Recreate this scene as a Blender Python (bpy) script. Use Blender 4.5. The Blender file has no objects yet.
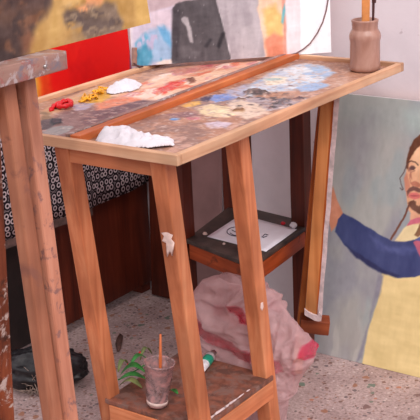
import bpy, bmesh, math, random
import numpy as np
from mathutils import Vector, Matrix, noise as mnoise

random.seed(7)
scene = bpy.context.scene
COL = scene.collection

# ------------------------------------------------------------------ camera numbers
CP = np.array([1.3054, -1.6998, 1.4463])
FW = np.array([-0.55816, 0.76828, -0.31338])
RT = np.array([0.81669, 0.57541, -0.04393])
UP = np.array([-0.14657, 0.28045, 0.94861])
FPX = 1181.49

def ray(px, py):
    return FW + RT * ((px - 210) / FPX) + UP * ((210 - py) / FPX)

def U(px, py, axis, val):
    """point on an axis plane of the room that the given place in the photo shows"""
    d = ray(px, py); k = 'xyz'.index(axis)
    return Vector(CP + d * ((val - CP[k]) / d[k]))

# ------------------------------------------------------------------ helpers
def lin(c):
    return tuple(((v / 255.0) / 12.92 if v / 255.0 <= 0.04045 else ((v / 255.0 + 0.055) / 1.055) ** 2.4) for v in c[:3])

def lin4(c): return lin(c) + (1.0,)

def nlin(a):
    a = np.clip(np.asarray(a, float) / 255.0, 0, 1)
    return np.where(a <= 0.04045, a / 12.92, ((a + 0.055) / 1.055) ** 2.4)

def _hash(i, j, s):
    n = (i * 374761393 + j * 668265263 + s * 974711) & 0xFFFFFFFF
    n = ((n ^ (n >> 13)) * 1274126177) & 0xFFFFFFFF
    return ((n ^ (n >> 16)) & 0xFFFF) / 65535.0

def vnoise(x, y, s=0):
    x = np.asarray(x, float); y = np.asarray(y, float)
    xi = np.floor(x).astype(np.int64); yi = np.floor(y).astype(np.int64)
    fx = x - xi; fy = y - yi
    fx = fx * fx * (3 - 2 * fx); fy = fy * fy * (3 - 2 * fy)
    a = _hash(xi, yi, s); b = _hash(xi + 1, yi, s); c = _hash(xi, yi + 1, s); d = _hash(xi + 1, yi + 1, s)
    return (a * (1 - fx) + b * fx) * (1 - fy) + (c * (1 - fx) + d * fx) * fy

def fbm(x, y, s=0, o=4):
    t = 0; a = 0.5; n = 0
    for k in range(o):
        t = t + a * vnoise(np.asarray(x) * 2 ** k, np.asarray(y) * 2 ** k, s + k * 17); n += a; a *= 0.5
    return t / n

def sdf(P, poly):
    """signed distance (negative inside) of points P (N,2) to a polygon"""
    poly = np.asarray(poly, float); N = len(poly)
    d = np.full(len(P), 1e9); inside = np.zeros(len(P), bool)
    for i in range(N):
        a = poly[i]; b = poly[(i + 1) % N]
        e = b - a; w = P - a
        t = np.clip((w @ e) / max(e @ e, 1e-12), 0, 1)
        q = w - t[:, None] * e
        d = np.minimum(d, np.hypot(q[:, 0], q[:, 1]))
        cond = ((a[1] > P[:, 1]) != (b[1] > P[:, 1]))
        if abs(b[1] - a[1]) > 1e-12:
            xs = a[0] + (P[:, 1] - a[1]) * e[0] / (b[1] - a[1])
            inside ^= cond & (P[:, 0] < xs)
    return np.where(inside, -d, d)

def seg_dist(P, pts):
    pts = np.asarray(pts, float); d = np.full(len(P), 1e9)
    for a, b in zip(pts[:-1], pts[1:]):
        e = b - a; w = P - a
        t = np.clip((w @ e) / max(e @ e, 1e-12), 0, 1)
        q = w - t[:, None] * e
        d = np.minimum(d, np.hypot(q[:, 0], q[:, 1]))
    return d

# ------------------------------------------------------------------ materials
def new_mat(name):
    m = bpy.data.materials.new(name); m.use_nodes = True
    nt = m.node_tree; nt.nodes.clear()
    out = nt.nodes.new('ShaderNodeOutputMaterial'); b = nt.nodes.new('ShaderNodeBsdfPrincipled')
    nt.links.new(b.outputs[0], out.inputs[0])
    return m, nt, b

def ramp(nt, stops):
    r = nt.nodes.new('ShaderNodeValToRGB'); e = r.color_ramp.elements
    while len(e) < len(stops): e.new(0.5)
    for k, (p, c) in enumerate(stops):
        e[k].position = p; e[k].color = lin4(c)
    return r

def mixc(nt, fac, a, b):
    m = nt.nodes.new('ShaderNodeMix'); m.data_type = 'RGBA'
    for s, v in ((m.inputs[0], fac), (m.inputs[6], a), (m.inputs[7], b)):
        if isinstance(v, (int, float)): s.default_value = v
        elif isinstance(v, tuple): s.default_value = v
        else: nt.links.new(v, s)
    return m.outputs[2]

def noise_node(nt, vec, scale, detail=4, rough=0.55, dist=0.0):
    n = nt.nodes.new('ShaderNodeTexNoise'); n.inputs['Scale'].default_value = scale
    n.inputs['Detail'].default_value = detail; n.inputs['Roughness'].default_value = rough
    n.inputs['Distortion'].default_value = dist
    if vec is not None: nt.links.new(vec, n.inputs['Vector'])
    return n

def bump(nt, b, h, strength=0.2, dist=0.002):
    n = nt.nodes.new('ShaderNodeBump'); n.inputs['Strength'].default_value = strength
    n.inputs['Distance'].default_value = dist
    nt.links.new(h, n.inputs['Height']); nt.links.new(n.outputs[0], b.inputs['Normal'])

def obj_vec(nt, scale=(1, 1, 1), rnd=True):
    tc = nt.nodes.new('ShaderNodeTexCoord'); mp = nt.nodes.new('ShaderNodeMapping')
    src = tc.outputs['Object']
    if rnd:
        oi = nt.nodes.new('ShaderNodeObjectInfo'); mul = nt.nodes.new('ShaderNodeMath'); mul.operation = 'MULTIPLY'
        mul.inputs[1].default_value = 13.0; nt.links.new(oi.outputs['Random'], mul.inputs[0])
        add = nt.nodes.new('ShaderNodeVectorMath'); add.operation = 'ADD'
        nt.links.new(src, add.inputs[0]); nt.links.new(mul.outputs[0], add.inputs[1]); src = add.outputs[0]
    nt.links.new(src, mp.inputs['Vector']); mp.inputs['Scale'].default_value = scale
    return mp.outputs[0], src

def wood(name, dark, mid, light, rough=0.5, stain=None, stain_amt=0.5, stain_scale=14):
    m, nt, b = new_mat(name)
    v, src = obj_vec(nt, (42, 42, 2.2))
    n = noise_node(nt, v, 1.0, 5, 0.6, 0.6)
    r = ramp(nt, [(0.30, dark), (0.5, mid), (0.72, light)]); nt.links.new(n.outputs['Fac'], r.inputs[0])
    big = noise_node(nt, src, 5, 3)
    rb = ramp(nt, [(0.35, (205, 205, 205)), (0.65, (255, 255, 255))]); nt.links.new(big.outputs['Fac'], rb.inputs[0])
    mul = nt.nodes.new('ShaderNodeMix'); mul.data_type = 'RGBA'; mul.blend_type = 'MULTIPLY'; mul.inputs[0].default_value = 1
    nt.links.new(r.outputs[0], mul.inputs[6]); nt.links.new(rb.outputs[0], mul.inputs[7]); c = mul.outputs[2]
    if stain:
        sn = noise_node(nt, src, stain_scale, 5, 0.65, 0.4)
        for k, s in enumerate(stain):
            lo = 0.60 - 0.12 * stain_amt
            mr = nt.nodes.new('ShaderNodeMapRange'); mr.inputs[1].default_value = lo; mr.inputs[2].default_value = lo + 0.08
            nn = noise_node(nt, src, stain_scale * (1 + 0.6 * k), 5, 0.7, 0.4) if k else sn
            nt.links.new(nn.outputs['Fac'], mr.inputs[0])
            c = mixc(nt, mr.outputs[0], c, lin4(s))
    nt.links.new(c, b.inputs['Base Color'])
    b.inputs['Roughness'].default_value = rough; b.inputs['Specular IOR Level'].default_value = 0.3
    bump(nt, b, n.outputs['Fac'], 0.15, 0.001)
    return m

def plain(name, col, rough=0.5, var=0.12, scale=30, metal=0.0, spec=0.4):
    m, nt, b = new_mat(name)
    v, src = obj_vec(nt)
    n = noise_node(nt, v, scale, 4)
    lo = tuple(max(0, x * (1 - var)) for x in col); hi = tuple(min(255, x * (1 + var)) for x in col)
    r = ramp(nt, [(0.3, lo), (0.7, hi)]); nt.links.new(n.outputs['Fac'], r.inputs[0])
    nt.links.new(r.outputs[0], b.inputs['Base Color'])
    b.inputs['Roughness'].default_value = rough; b.inputs['Metallic'].default_value = metal
    b.inputs['Specular IOR Level'].default_value = spec
    return m

def paint_mat(name, rough=0.55, bs=0.25, spec=0.3):
    m, nt, b = new_mat(name)
    a = nt.nodes.new('ShaderNodeAttribute'); a.attribute_name = 'Col'
    nt.links.new(a.outputs['Color'], b.inputs['Base Color'])
    v, src = obj_vec(nt, rnd=False)
    n = noise_node(nt, v, 260, 4, 0.6)
    bump(nt, b, n.outputs['Fac'], bs, 0.001)
    b.inputs['Roughness'].default_value = rough; b.inputs['Specular IOR Level'].default_value = spec
    return m

M = {}
M['leg'] = wood('orange_pine', (178, 98, 62), (204, 123, 82), (220, 146, 104), 0.5)
M['tray'] = wood('pale_pine', (198, 142, 108), (220, 170, 134), (230, 188, 154), 0.5)
M['trayin'] = wood('pinkish_pine', (164, 104, 78), (188, 128, 98), (206, 150, 120), 0.5, [(140, 110, 104)], 0.4)
M['batten'] = wood('red_brown_pine', (164, 78, 38), (194, 100, 54), (208, 122, 72), 0.5)
M['shelf'] = wood('stained_plywood', (104, 62, 48), (134, 82, 66), (154, 100, 84), 0.45, [(92, 62, 54), (118, 88, 80)], 0.8, 20)
M['easel'] = wood('easel_beech', (136, 80, 58), (166, 104, 78), (184, 124, 96), 0.5, [(126, 80, 66)], 0.2, 12)
M['easel2'] = wood('worn_beech', (158, 98, 76), (186, 124, 100), (202, 146, 122), 0.5, [(132, 92, 86)], 0.3, 34)
M['darkwood'] = wood('dark_red_wood', (58, 22, 14), (92, 36, 22), (116, 48, 28), 0.5)
M['nearblack'] = plain('shaded_interior_panel', (34, 24, 24), .6, .3, 20)  # near-black colour stands in for shade inside the chest
M['stoolrail'] = wood('red_stained_wood', (120, 50, 22), (160, 70, 34), (182, 90, 48), 0.45, [(90, 40, 24)], 0.3)
M['chest'] = wood('mahogany_board', (68, 24, 14), (94, 35, 20), (114, 48, 28), 0.45)
M['knotty'] = wood('knotty_wood', (84, 36, 18), (130, 62, 34), (156, 84, 50), 0.5, [(50, 26, 18), (190, 170, 162)], 0.35, 18)
M['block'] = wood('brown_block', (104, 44, 20), (136, 62, 30), (150, 76, 40), .5)
M['strut'] = wood('bright_orange_wood', (176, 90, 40), (204, 112, 54), (218, 132, 70), 0.5)
M['stretch'] = wood('yellow_pine', (196, 120, 66), (218, 142, 84), (230, 164, 106), 0.5)
M['ledge'] = wood('smeared_wood', (116, 88, 82), (150, 114, 104), (172, 136, 122), 0.45,
                  [(120, 108, 116), (150, 92, 86), (168, 152, 152)], 0.45, 20)
M['stooltop'] = plain('dark_stained_board', (62, 50, 46), 0.5, 0.35, 22)
M['paper'] = plain('white_paper', (226, 220, 230), 0.8, 0.02)
M['ink'] = plain('grey_ink', (70, 62, 80), 0.8, 0.1)
M['board'] = plain('mauve_board', (150, 118, 116), 0.7, 0.1, 8)
M['tissue'] = plain('white_tissue', (210, 203, 209), 0.85, 0.03)
M['white'] = plain('white_primer', (206, 186, 186), 0.7, 0.12, 60)
M['whitewood'] = plain('dried_white_paint', (208, 182, 174), 0.7, 0.1, 60)
M['teal'] = plain('teal_label', (20, 130, 104), 0.4, 0.05)
M['metal'] = plain('steel', (170, 165, 165), 0.3, 0.05, 30, 0.9)
M['tubewhite'] = plain('crumpled_tube_white', (200, 196, 200), 0.35, 0.15, 60)
M['green'] = plain('leaf_green', (48, 120, 52), 0.5, 0.3, 40)
M['olive'] = plain('leaf_olive', (112, 122, 72), 0.6, 0.2, 40)
M['red'] = plain('red_bud', (196, 30, 46), 0.5, 0.1)
M['black'] = plain('black_plastic', (30, 27, 30), 0.4, 0.3, 20)
M['straw'] = plain('pale_straw', (150, 130, 120), 0.8, 0.2)
M['brownleaf'] = plain('dry_leaf', (92, 64, 56), 0.8, 0.25, 60)
M['stick'] = plain('flat_brush_handle', (206, 134, 76), 0.45, 0.1, 40)
M['darkstick'] = plain('dark_handle', (74, 40, 40), 0.4, 0.1)
M['cord'] = plain('brown_cord', (120, 88, 88), 0.7, 0.1)
M['hem'] = plain('grey_hem', (96, 74, 70), 0.85, 0.2, 60)
M['orangestick'] = plain('orange_handle', (206, 110, 60), 0.5, 0.1)
M['paint'] = paint_mat('oil_paint')
M['palette'] = paint_mat('palette_paint', 0.45, 0.6, 0.4)
M['vinyl'] = paint_mat('printed_surface', 0.4, 0.05)

def jar_mat():
    m, nt, b = new_mat('cloudy_smeared_glass')
    v, src = obj_vec(nt, (26, 26, 7), False)
    n = noise_node(nt, v, 1.0, 5, 0.6, 0.5)
    r = ramp(nt, [(0.28, (140, 96, 82)), (0.5, (172, 126, 110)), (0.75, (192, 152, 138))])
    nt.links.new(n.outputs['Fac'], r.inputs[0]); nt.links.new(r.outputs[0], b.inputs['Base Color'])
    b.inputs['Roughness'].default_value = 0.3; b.inputs['Transmission Weight'].default_value = 0.12
    b.inputs['Specular IOR Level'].default_value = 0.5
    return m
M['jar'] = jar_mat()

def cup_mat():
    m, nt, b = new_mat('paint_smeared_clear_plastic')
    v, src = obj_vec(nt, (1, 1, 1), False)
    n = noise_node(nt, v, 38, 4, 0.6, 0.4)
    r = ramp(nt, [(0.30, (128, 106, 108)), (0.5, (166, 136, 136)), (0.62, (190, 140, 138)), (0.75, (206, 188, 188))])
    nt.links.new(n.outputs['Fac'], r.inputs[0]); nt.links.new(r.outputs[0], b.inputs['Base Color'])
    b.inputs['Roughness'].default_value = 0.25
    tr = nt.nodes.new('ShaderNodeBsdfTransparent'); mx = nt.nodes.new('ShaderNodeMixShader')
    mr = nt.nodes.new('ShaderNodeMapRange'); mr.inputs[1].default_value = 0.35; mr.inputs[2].default_value = 0.6
    mr.inputs[3].default_value = 0.35; mr.inputs[4].default_value = 0.9
    nt.links.new(n.outputs['Fac'], mr.inputs[0]); nt.links.new(mr.outputs[0], mx.inputs[0])
    nt.links.new(tr.outputs[0], mx.inputs[1]); nt.links.new(b.outputs[0], mx.inputs[2])
    nt.links.new(mx.outputs[0], nt.nodes['Material Output'].inputs[0])
    return m
M['cup'] = cup_mat()

def bag_mat():
    m, nt, b = new_mat('printed_thin_plastic')
    a = nt.nodes.new('ShaderNodeAttribute'); a.attribute_name = 'Col'
    nt.links.new(a.outputs['Color'], b.inputs['Base Color'])
    b.inputs['Roughness'].default_value = 0.22; b.inputs['Specular IOR Level'].default_value = 0.55
    v, src = obj_vec(nt, (1, 1, 1), False)
    n = noise_node(nt, v, 34, 6, 0.65, 2.0); bump(nt, b, n.outputs['Fac'], 1.0, 0.010)
    tr = nt.nodes.new('ShaderNodeBsdfTransparent'); tl = nt.nodes.new('ShaderNodeBsdfTranslucent')
    nt.links.new(a.outputs['Color'], tl.inputs[0])
    m1 = nt.nodes.new('ShaderNodeMixShader'); m1.inputs[0].default_value = 0.30
    nt.links.new(b.outputs[0], m1.inputs[1]); nt.links.new(tl.outputs[0], m1.inputs[2])
    m2 = nt.nodes.new('ShaderNodeMixShader'); m2.inputs[0].default_value = 0.45
    nt.links.new(m1.outputs[0], m2.inputs[1]); nt.links.new(tr.outputs[0], m2.inputs[2])
    nt.links.new(m2.outputs[0], nt.nodes['Material Output'].inputs[0])
    return m
M['bag'] = bag_mat()

def wall_mat():
    m, nt, b = new_mat('white_plaster')
    v, src = obj_vec(nt, (1, 1, 1), False)
    n = noise_node(nt, v, 5, 6, 0.6); n2 = noise_node(nt, v, 70, 4)
    r = ramp(nt, [(0.25, (212, 202, 208)), (0.55, (226, 216, 222)), (0.8, (230, 222, 227))])
    nt.links.new(n.outputs['Fac'], r.inputs[0])
    s = noise_node(nt, v, 26, 3); mr = nt.nodes.new('ShaderNodeMapRange'); mr.inputs[1].default_value = .70; mr.inputs[2].default_value = .76
    nt.links.new(s.outputs['Fac'], mr.inputs[0])
    c = mixc(nt, mr.outputs[0], r.outputs[0], lin4((196, 182, 188)))
    nt.links.new(c, b.inputs['Base Color']); b.inputs['Roughness'].default_value = 0.85
    bump(nt, b, n2.outputs['Fac'], 0.25, 0.002)
    return m
M['wall'] = wall_mat()

def floor_mat():
    m, nt, b = new_mat('worn_terrazzo')
    v, src = obj_vec(nt, (1, 1, 1), False)
    n = noise_node(nt, v, 9, 6, 0.65)
    r = ramp(nt, [(0.3, (160, 134, 132)), (0.55, (188, 162, 159)), (0.8, (202, 178, 174))]); nt.links.new(n.outputs['Fac'], r.inputs[0])
    fine = noise_node(nt, v, 120, 4, 0.7)
    rf = ramp(nt, [(0.30, (186, 180, 180)), (0.6, (255, 255, 255))]); nt.links.new(fine.outputs['Fac'], rf.inputs[0])
    mul = nt.nodes.new('ShaderNodeMix'); mul.data_type = 'RGBA'; mul.blend_type = 'MULTIPLY'; mul.inputs[0].default_value = 1
    nt.links.new(r.outputs[0], mul.inputs[6]); nt.links.new(rf.outputs[0], mul.inputs[7]); c = mul.outputs[2]
    def chips(scale, thr, cols, frac, off):
        mp = nt.nodes.new('ShaderNodeMapping'); mp.inputs['Location'].default_value = (off, off * .7, 0); nt.links.new(src, mp.inputs['Vector'])
        wob = noise_node(nt, mp.outputs[0], scale * 1.6, 2)
        add = nt.nodes.new('ShaderNodeVectorMath'); add.operation = 'MULTIPLY_ADD'
        nt.links.new(wob.outputs['Color'], add.inputs[0]); add.inputs[1].default_value = (0.6 / scale,) * 3
        nt.links.new(mp.outputs[0], add.inputs[2])
        vo = nt.nodes.new('ShaderNodeTexVoronoi'); vo.voronoi_dimensions = '2D'; vo.inputs['Scale'].default_value = scale
        nt.links.new(add.outputs[0], vo.inputs['Vector'])
        lt = nt.nodes.new('ShaderNodeMath'); lt.operation = 'LESS_THAN'; lt.inputs[1].default_value = thr
        nt.links.new(vo.outputs['Distance'], lt.inputs[0])
        sep = nt.nodes.new('ShaderNodeSeparateColor'); nt.links.new(vo.outputs['Color'], sep.inputs[0])
        l2 = nt.nodes.new('ShaderNodeMath'); l2.operation = 'LESS_THAN'; l2.inputs[1].default_value = frac
        nt.links.new(sep.outputs[0], l2.inputs[0])
        mu = nt.nodes.new('ShaderNodeMath'); mu.operation = 'MULTIPLY'; nt.links.new(lt.outputs[0], mu.inputs[0]); nt.links.new(l2.outputs[0], mu.inputs[1])
        rr = ramp(nt, cols); rr.color_ramp.interpolation = 'CONSTANT'; nt.links.new(sep.outputs[1], rr.inputs[0])
        return mu.outputs[0], rr.outputs[0]
    f, cc = chips(95, .30, [(0, (122, 92, 88)), (.3, (150, 112, 100)), (.6, (198, 178, 174)), (.8, (104, 92, 92))], .22, 0)
    c = mixc(nt, f, c, cc)
    f, cc = chips(44, .24, [(0, (120, 84, 76)), (.35, (110, 92, 94)), (.6, (170, 112, 90)), (.9, (112, 116, 104))], .20, 3.3)
    c = mixc(nt, f, c, cc)
    f, cc = chips(24, .22, [(0, (150, 104, 84)), (.4, (104, 116, 104)), (.7, (122, 92, 90))], .16, 7.1)
    c = mixc(nt, f, c, cc)
    nt.links.new(c, b.inputs['Base Color']); b.inputs['Roughness'].default_value = 0.6
    bump(nt, b, fine.outputs['Fac'], 0.15, 0.001)
    return m
M['floor'] = floor_mat()

def cloth_mat():
    m, nt, b = new_mat('ring_print_cloth')
    uv = nt.nodes.new('ShaderNodeUVMap')
    vo = nt.nodes.new('ShaderNodeTexVoronoi'); vo.voronoi_dimensions = '2D'; vo.inputs['Scale'].default_value = 47
    vo.inputs['Randomness'].default_value = 0.5; nt.links.new(uv.outputs[0], vo.inputs['Vector'])
    r = ramp(nt, [(0.0, (26, 22, 26)), (0.17, (34, 28, 34)), (0.24, (214, 198, 202)), (0.34, (200, 184, 190)), (0.41, (34, 28, 34)),
                  (0.60, (30, 25, 30)), (0.66, (150, 136, 142)), (0.75, (28, 24, 28))])
    nt.links.new(vo.outputs['Distance'], r.inputs[0]); nt.links.new(r.outputs[0], b.inputs['Base Color'])
    b.inputs['Roughness'].default_value = 0.9; b.inputs['Specular IOR Level'].default_value = 0.1
    return m
M['cloth'] = cloth_mat()

# ------------------------------------------------------------------ object helpers
def link(o, parent=None, world=None):
    COL.objects.link(o)
    w = world if world is not None else Matrix.Identity(4)
    if parent is not None:
        o.parent = parent
        pw = parent['_w'] if '_w' in parent else None
        o.matrix_local = WORLD[parent.name].inverted() @ w
    else:
        o.matrix_local = w
    WORLD[o.name] = w.copy()
    return o
WORLD = {}

def tag(o, label=None, cat=None, group=None, kind=None):
    if label: o['label'] = label
    if cat: o['category'] = cat
    if group: o['group'] = group
    if kind: o['kind'] = kind
    return o

def thing(name, label, cat, loc, group=None):
    o = bpy.data.objects.new(name, None); o.empty_display_size = 0.05
    link(o, None, Matrix.Translation(Vector(loc))); return tag(o, label, cat, group)

def make(name, bm, mat, parent=None, world=None, smooth=False, bevel=0, sub=0, solid=0):
    me = bpy.data.meshes.new(name); bmesh.ops.recalc_face_normals(bm, faces=bm.faces); bm.to_mesh(me); bm.free()
    for mm in (mat if isinstance(mat, (list, tuple)) else [mat]): me.materials.append(mm)
    if smooth:
        for p in me.polygons: p.use_smooth = True
    o = bpy.data.objects.new(name, me); link(o, parent, world)
    if bevel:
        md = o.modifiers.new('bevel', 'BEVEL'); md.width = bevel; md.segments = 2; md.limit_method = 'ANGLE'
    if solid:
        md = o.modifiers.new('solid', 'SOLIDIFY'); md.thickness = solid; md.offset = 0
    if sub:
        md = o.modifiers.new('sub', 'SUBSURF'); md.levels = sub; md.render_levels = sub
    return o

def box_bm(sx, sy, sz, cx=0, cy=0, cz=0, cuts=0, jit=0.0, seed=1):
    bm = bmesh.new(); bmesh.ops.create_cube(bm, size=1)
    for v in bm.verts: v.co = Vector((v.co.x * sx + cx, v.co.y * sy + cy, v.co.z * sz + cz))
    return bm

def beam(name, A, B, w, d, mat, parent, bevel=0.003, face=(1, 0, 0), bottom_flat=True):
    """squared timber from A to B (centres of its ends), grain along its own Z; w lies along `face`"""
    A = Vector(A); B = Vector(B); z = (B - A).normalized(); f = Vector(face)
    x = (f - z * f.dot(z)).normalized(); y = z.cross(x); L = (B - A).length
    bm = bmesh.new(); bmesh.ops.create_cube(bm, size=1)
    # a few slices so worn edges can wander a little
    bmesh.ops.subdivide_edges(bm, edges=[e for e in bm.edges if abs((e.verts[0].co - e.verts[1].co).z) > .5], cuts=4)
    rnd = random.Random(hash(name) % 1000 if False else len(name) * 7 + int(L * 1000))
    for v in bm.verts:
        k = 0.0007 if abs(v.co.z) < .49 else 0
        v.co = Vector((v.co.x * w + rnd.uniform(-k, k), v.co.y * d + rnd.uniform(-k, k), v.co.z * L))
    W = Matrix((( x.x, y.x, z.x, 0), (x.y, y.y, z.y, 0), (x.z, y.z, z.z, 0), (0, 0, 0, 1)))
    W = Matrix.Translation((A + B) / 2) @ W
    return make(name, bm, mat, parent, W, bevel=bevel)

def sheared(name, top, bot, w, d, mat, parent, bevel=0.003, ztop=None, zbot=None):
    """leg whose ends are cut level (flat on floor and under the top)"""
    t = Vector(top); b = Vector(bot); bm = bmesh.new(); vs = []
    for q in (b, b.lerp(t, .33), b.lerp(t, .66), t):
        vs.append([bm.verts.new((q.x - t.x + sx * w / 2, q.y - t.y + sy * d / 2, q.z - t.z)) for sx, sy in ((-1, -1), (1, -1), (1, 1), (-1, 1))])
    for a, c in zip(vs[:-1], vs[1:]):
        for i in range(4): bm.faces.new((a[i], a[(i + 1) % 4], c[(i + 1) % 4], c[i]))
    bm.faces.new(vs[0][::-1]); bm.faces.new(vs[-1])
    return make(name, bm, mat, parent, Matrix.Translation(t), bevel=bevel)

def tube_bm(pts, rad, n=10, closed_ends=True, bm=None):
    bm = bm or bmesh.new(); pts = [Vector(p) for p in pts]; rings = []
    for i, p in enumerate(pts):
        t = (pts[min(i + 1, len(pts) - 1)] - pts[max(i - 1, 0)]).normalized()
        a = t.orthogonal().normalized() if i == 0 else (prev - t * prev.dot(t)).normalized()
        prev = a; b = t.cross(a); r = rad[i] if isinstance(rad, (list, tuple)) else rad
        rings.append([bm.verts.new(p + (a * math.cos(2 * math.pi * k / n) + b * math.sin(2 * math.pi * k / n)) * r) for k in range(n)])
    for r0, r1 in zip(rings[:-1], rings[1:]):
        for k in range(n): bm.faces.new((r0[k], r0[(k + 1) % n], r1[(k + 1) % n], r1[k]))
    if closed_ends: bm.faces.new(rings[0][::-1]); bm.faces.new(rings[-1])
    return bm

def lathe_bm(prof, n=32, bm=None):
    bm = bm or bmesh.new(); rings = []
    for r, z in prof:
        if r < 1e-5: rings.append([bm.verts.new((0, 0, z))])
        else: rings.append([bm.verts.new((r * math.cos(2 * math.pi * k / n), r * math.sin(2 * math.pi * k / n), z)) for k in range(n)])
    for a, b in zip(rings[:-1], rings[1:]):
        for k in range(n):
            k2 = (k + 1) % n
            if len(a) == 1: bm.faces.new((a[0], b[k], b[k2]))
            elif len(b) == 1: bm.faces.new((a[k], a[k2], b[0]))
            else: bm.faces.new((a[k], a[k2], b[k2], b[k]))
    return bm

def set_cols(o, cols):
    at = o.data.color_attributes.new('Col', 'FLOAT_COLOR', 'POINT')
    c = np.ones((len(cols), 4)); c[:, :3] = cols
    at.data.foreach_set('color', c.ravel().astype(np.float32))

# ------------------------------------------------------------------ painting surfaces
class Surface:
    """a painted rectangle: origin O (lower left seen from its face), unit axes eu, ev, size w x h"""
    def __init__(s, O, eu, ev, w, h, step):
        s.O = Vector(O); s.eu = Vector(eu).normalized(); s.ev = Vector(ev).normalized(); s.w = w; s.h = h
        s.n = s.eu.cross(s.ev); s.nu = max(2, int(w / step)) + 1; s.nv = max(2, int(h / step)) + 1
        u, v = np.meshgrid(np.linspace(0, w, s.nu), np.linspace(0, h, s.nv)); s.P = np.stack([u.ravel(), v.ravel()], 1)
        s.c = np.zeros((len(s.P), 3)); s.hgt = np.zeros(len(s.P))
        s.k = 1.0
    def uv(s, px, py):
        d = ray(px, py); n = np.array(s.n); O = np.array(s.O)
        q = CP + d * ((n @ (O - CP)) / (n @ d)) - O
        return (q @ np.array(s.eu), q @ np.array(s.ev))
    def pts(s, L): return [s.uv(*p) for p in L]
    def warp(s, amp, freq, seed):
        P = s.P
        return P + amp * np.stack([fbm(P[:, 0] * freq, P[:, 1] * freq, seed) - .5, fbm(P[:, 0] * freq, P[:, 1] * freq, seed + 50) - .5], 1) * 2
    def base(s, col): s.c[:] = col
    def mix(s, mask, col, var=0, seed=0, sc=(60, 60)):
        col = np.asarray(col, float) * np.ones((len(s.P), 1))
        if var: col = col + (fbm(s.P[:, 0] * sc[0], s.P[:, 1] * sc[1], seed, 3) - .5)[:, None] * 2 * var
        m = np.clip(mask, 0, 1)[:, None]; s.c = s.c * (1 - m) + col * m
    def poly(s, L, col, soft=.0015, wob=.002, freq=60, seed=1, var=8, sc=(60, 60), op=1, hgt=0):
        d = sdf(s.warp(wob, freq, seed), s.pts(L)); m = np.clip(.5 - d / (2 * soft), 0, 1)
        s.mix(m * op, col, var, seed + 5, sc)
        if hgt: s.hgt += hgt * m
    def line(s, L, r, col, soft=.001, wob=.001, freq=80, seed=1, var=4, op=1, hgt=0):
        d = seg_dist(s.warp(wob, freq, seed), s.pts(L)) - r; m = np.clip(.5 - d / (2 * soft), 0, 1)
        s.mix(m * op, col, var, seed + 5)
        if hgt: s.hgt += hgt * m
    def ell(s, px, py, ru, rv, col, soft=.003, wob=.004, freq=60, seed=1, var=8, op=1, rot=0, hgt=0, sc=(60, 60)):
        u, v = s.uv(px, py); Q = s.warp(wob, freq, seed) - np.array([u, v]); c, si = math.cos(rot), math.sin(rot)
        a = (Q[:, 0] * c + Q[:, 1] * si) / ru; b = (-Q[:, 0] * si + Q[:, 1] * c) / rv
        d = (np.hypot(a, b) - 1) * min(ru, rv); m = np.clip(.5 - d / (2 * soft), 0, 1); s.mix(m * op, col, var, seed + 5, sc)
        if hgt: s.hgt += hgt * m
    def blotch(s, col, freq, thr, soft, seed, op=1, var=8, fy=None, mask=None, hgt=0):
        f = fbm(s.P[:, 0] * freq, s.P[:, 1] * (fy or freq), seed, 4); m = np.clip((f - thr) / soft, 0, 1) * op
        if mask is not None: m = m * mask
        s.mix(m, col, var, seed + 9)
        if hgt: s.hgt += hgt * m
    def mask(s, L, soft=.01, wob=.006, freq=30, seed=3):
        d = sdf(s.warp(wob, freq, seed), s.pts(L)); return np.clip(.5 - d / (2 * soft), 0, 1)
    def brush(s, amp, fu, fv, seed):
        q = s.warp(.01, 14, seed + 3); s.c += (fbm(q[:, 0] * fu, q[:, 1] * fv, seed, 4)[:, None] - .5) * 2 * amp
    def build(s, name, mat, parent, thick, side=(228, 222, 220)):
        """one mesh: painted face grid plus sides and back of the given thickness"""
        nu, nv = s.nu, s.nv; P = s.P; O, eu, ev, n = (np.array(q) for q in (s.O, s.eu, s.ev, s.n))
        X = P[:, :1] * eu + P[:, 1:] * ev + n * s.hgt[:, None]
        base = len(X); verts = list(map(tuple, X)); cols = list(nlin(s.c))
        faces = []
        for j in range(nv - 1):
            for i in range(nu - 1):
                a = j * nu + i; faces.append((a, a + 1, a + nu + 1, a + nu))
        if thick:
            bd = [i for i in range(nu)] + [j * nu + nu - 1 for j in range(1, nv)] + [(nv - 1) * nu + i for i in range(nu - 2, -1, -1)] + [j * nu for j in range(nv - 2, 0, -1)]
            sc = nlin(np.array(side)); e0 = len(verts)
            for b in bd: verts.append(tuple(X[b])); cols.append(sc)
            e1 = len(verts)
            for b in bd: verts.append(tuple(X[b] - n * (thick + s.hgt[b]))); cols.append(sc)
            m = len(bd)
            for k in range(m): faces.append((e0 + (k + 1) % m, e0 + k, e1 + k, e1 + (k + 1) % m))
            faces.append(tuple(range(e1 + m - 1, e1 - 1, -1)))
        me = bpy.data.meshes.new(name); me.from_pydata(verts, [], faces); me.materials.append(mat)
        o = bpy.data.objects.new(name, me); link(o, parent, Matrix.Translation(s.O)); set_cols(o, np.array(cols))
        for p in me.polygons[:(nu - 1) * (nv - 1)]: p.use_smooth = True
        return o

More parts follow.
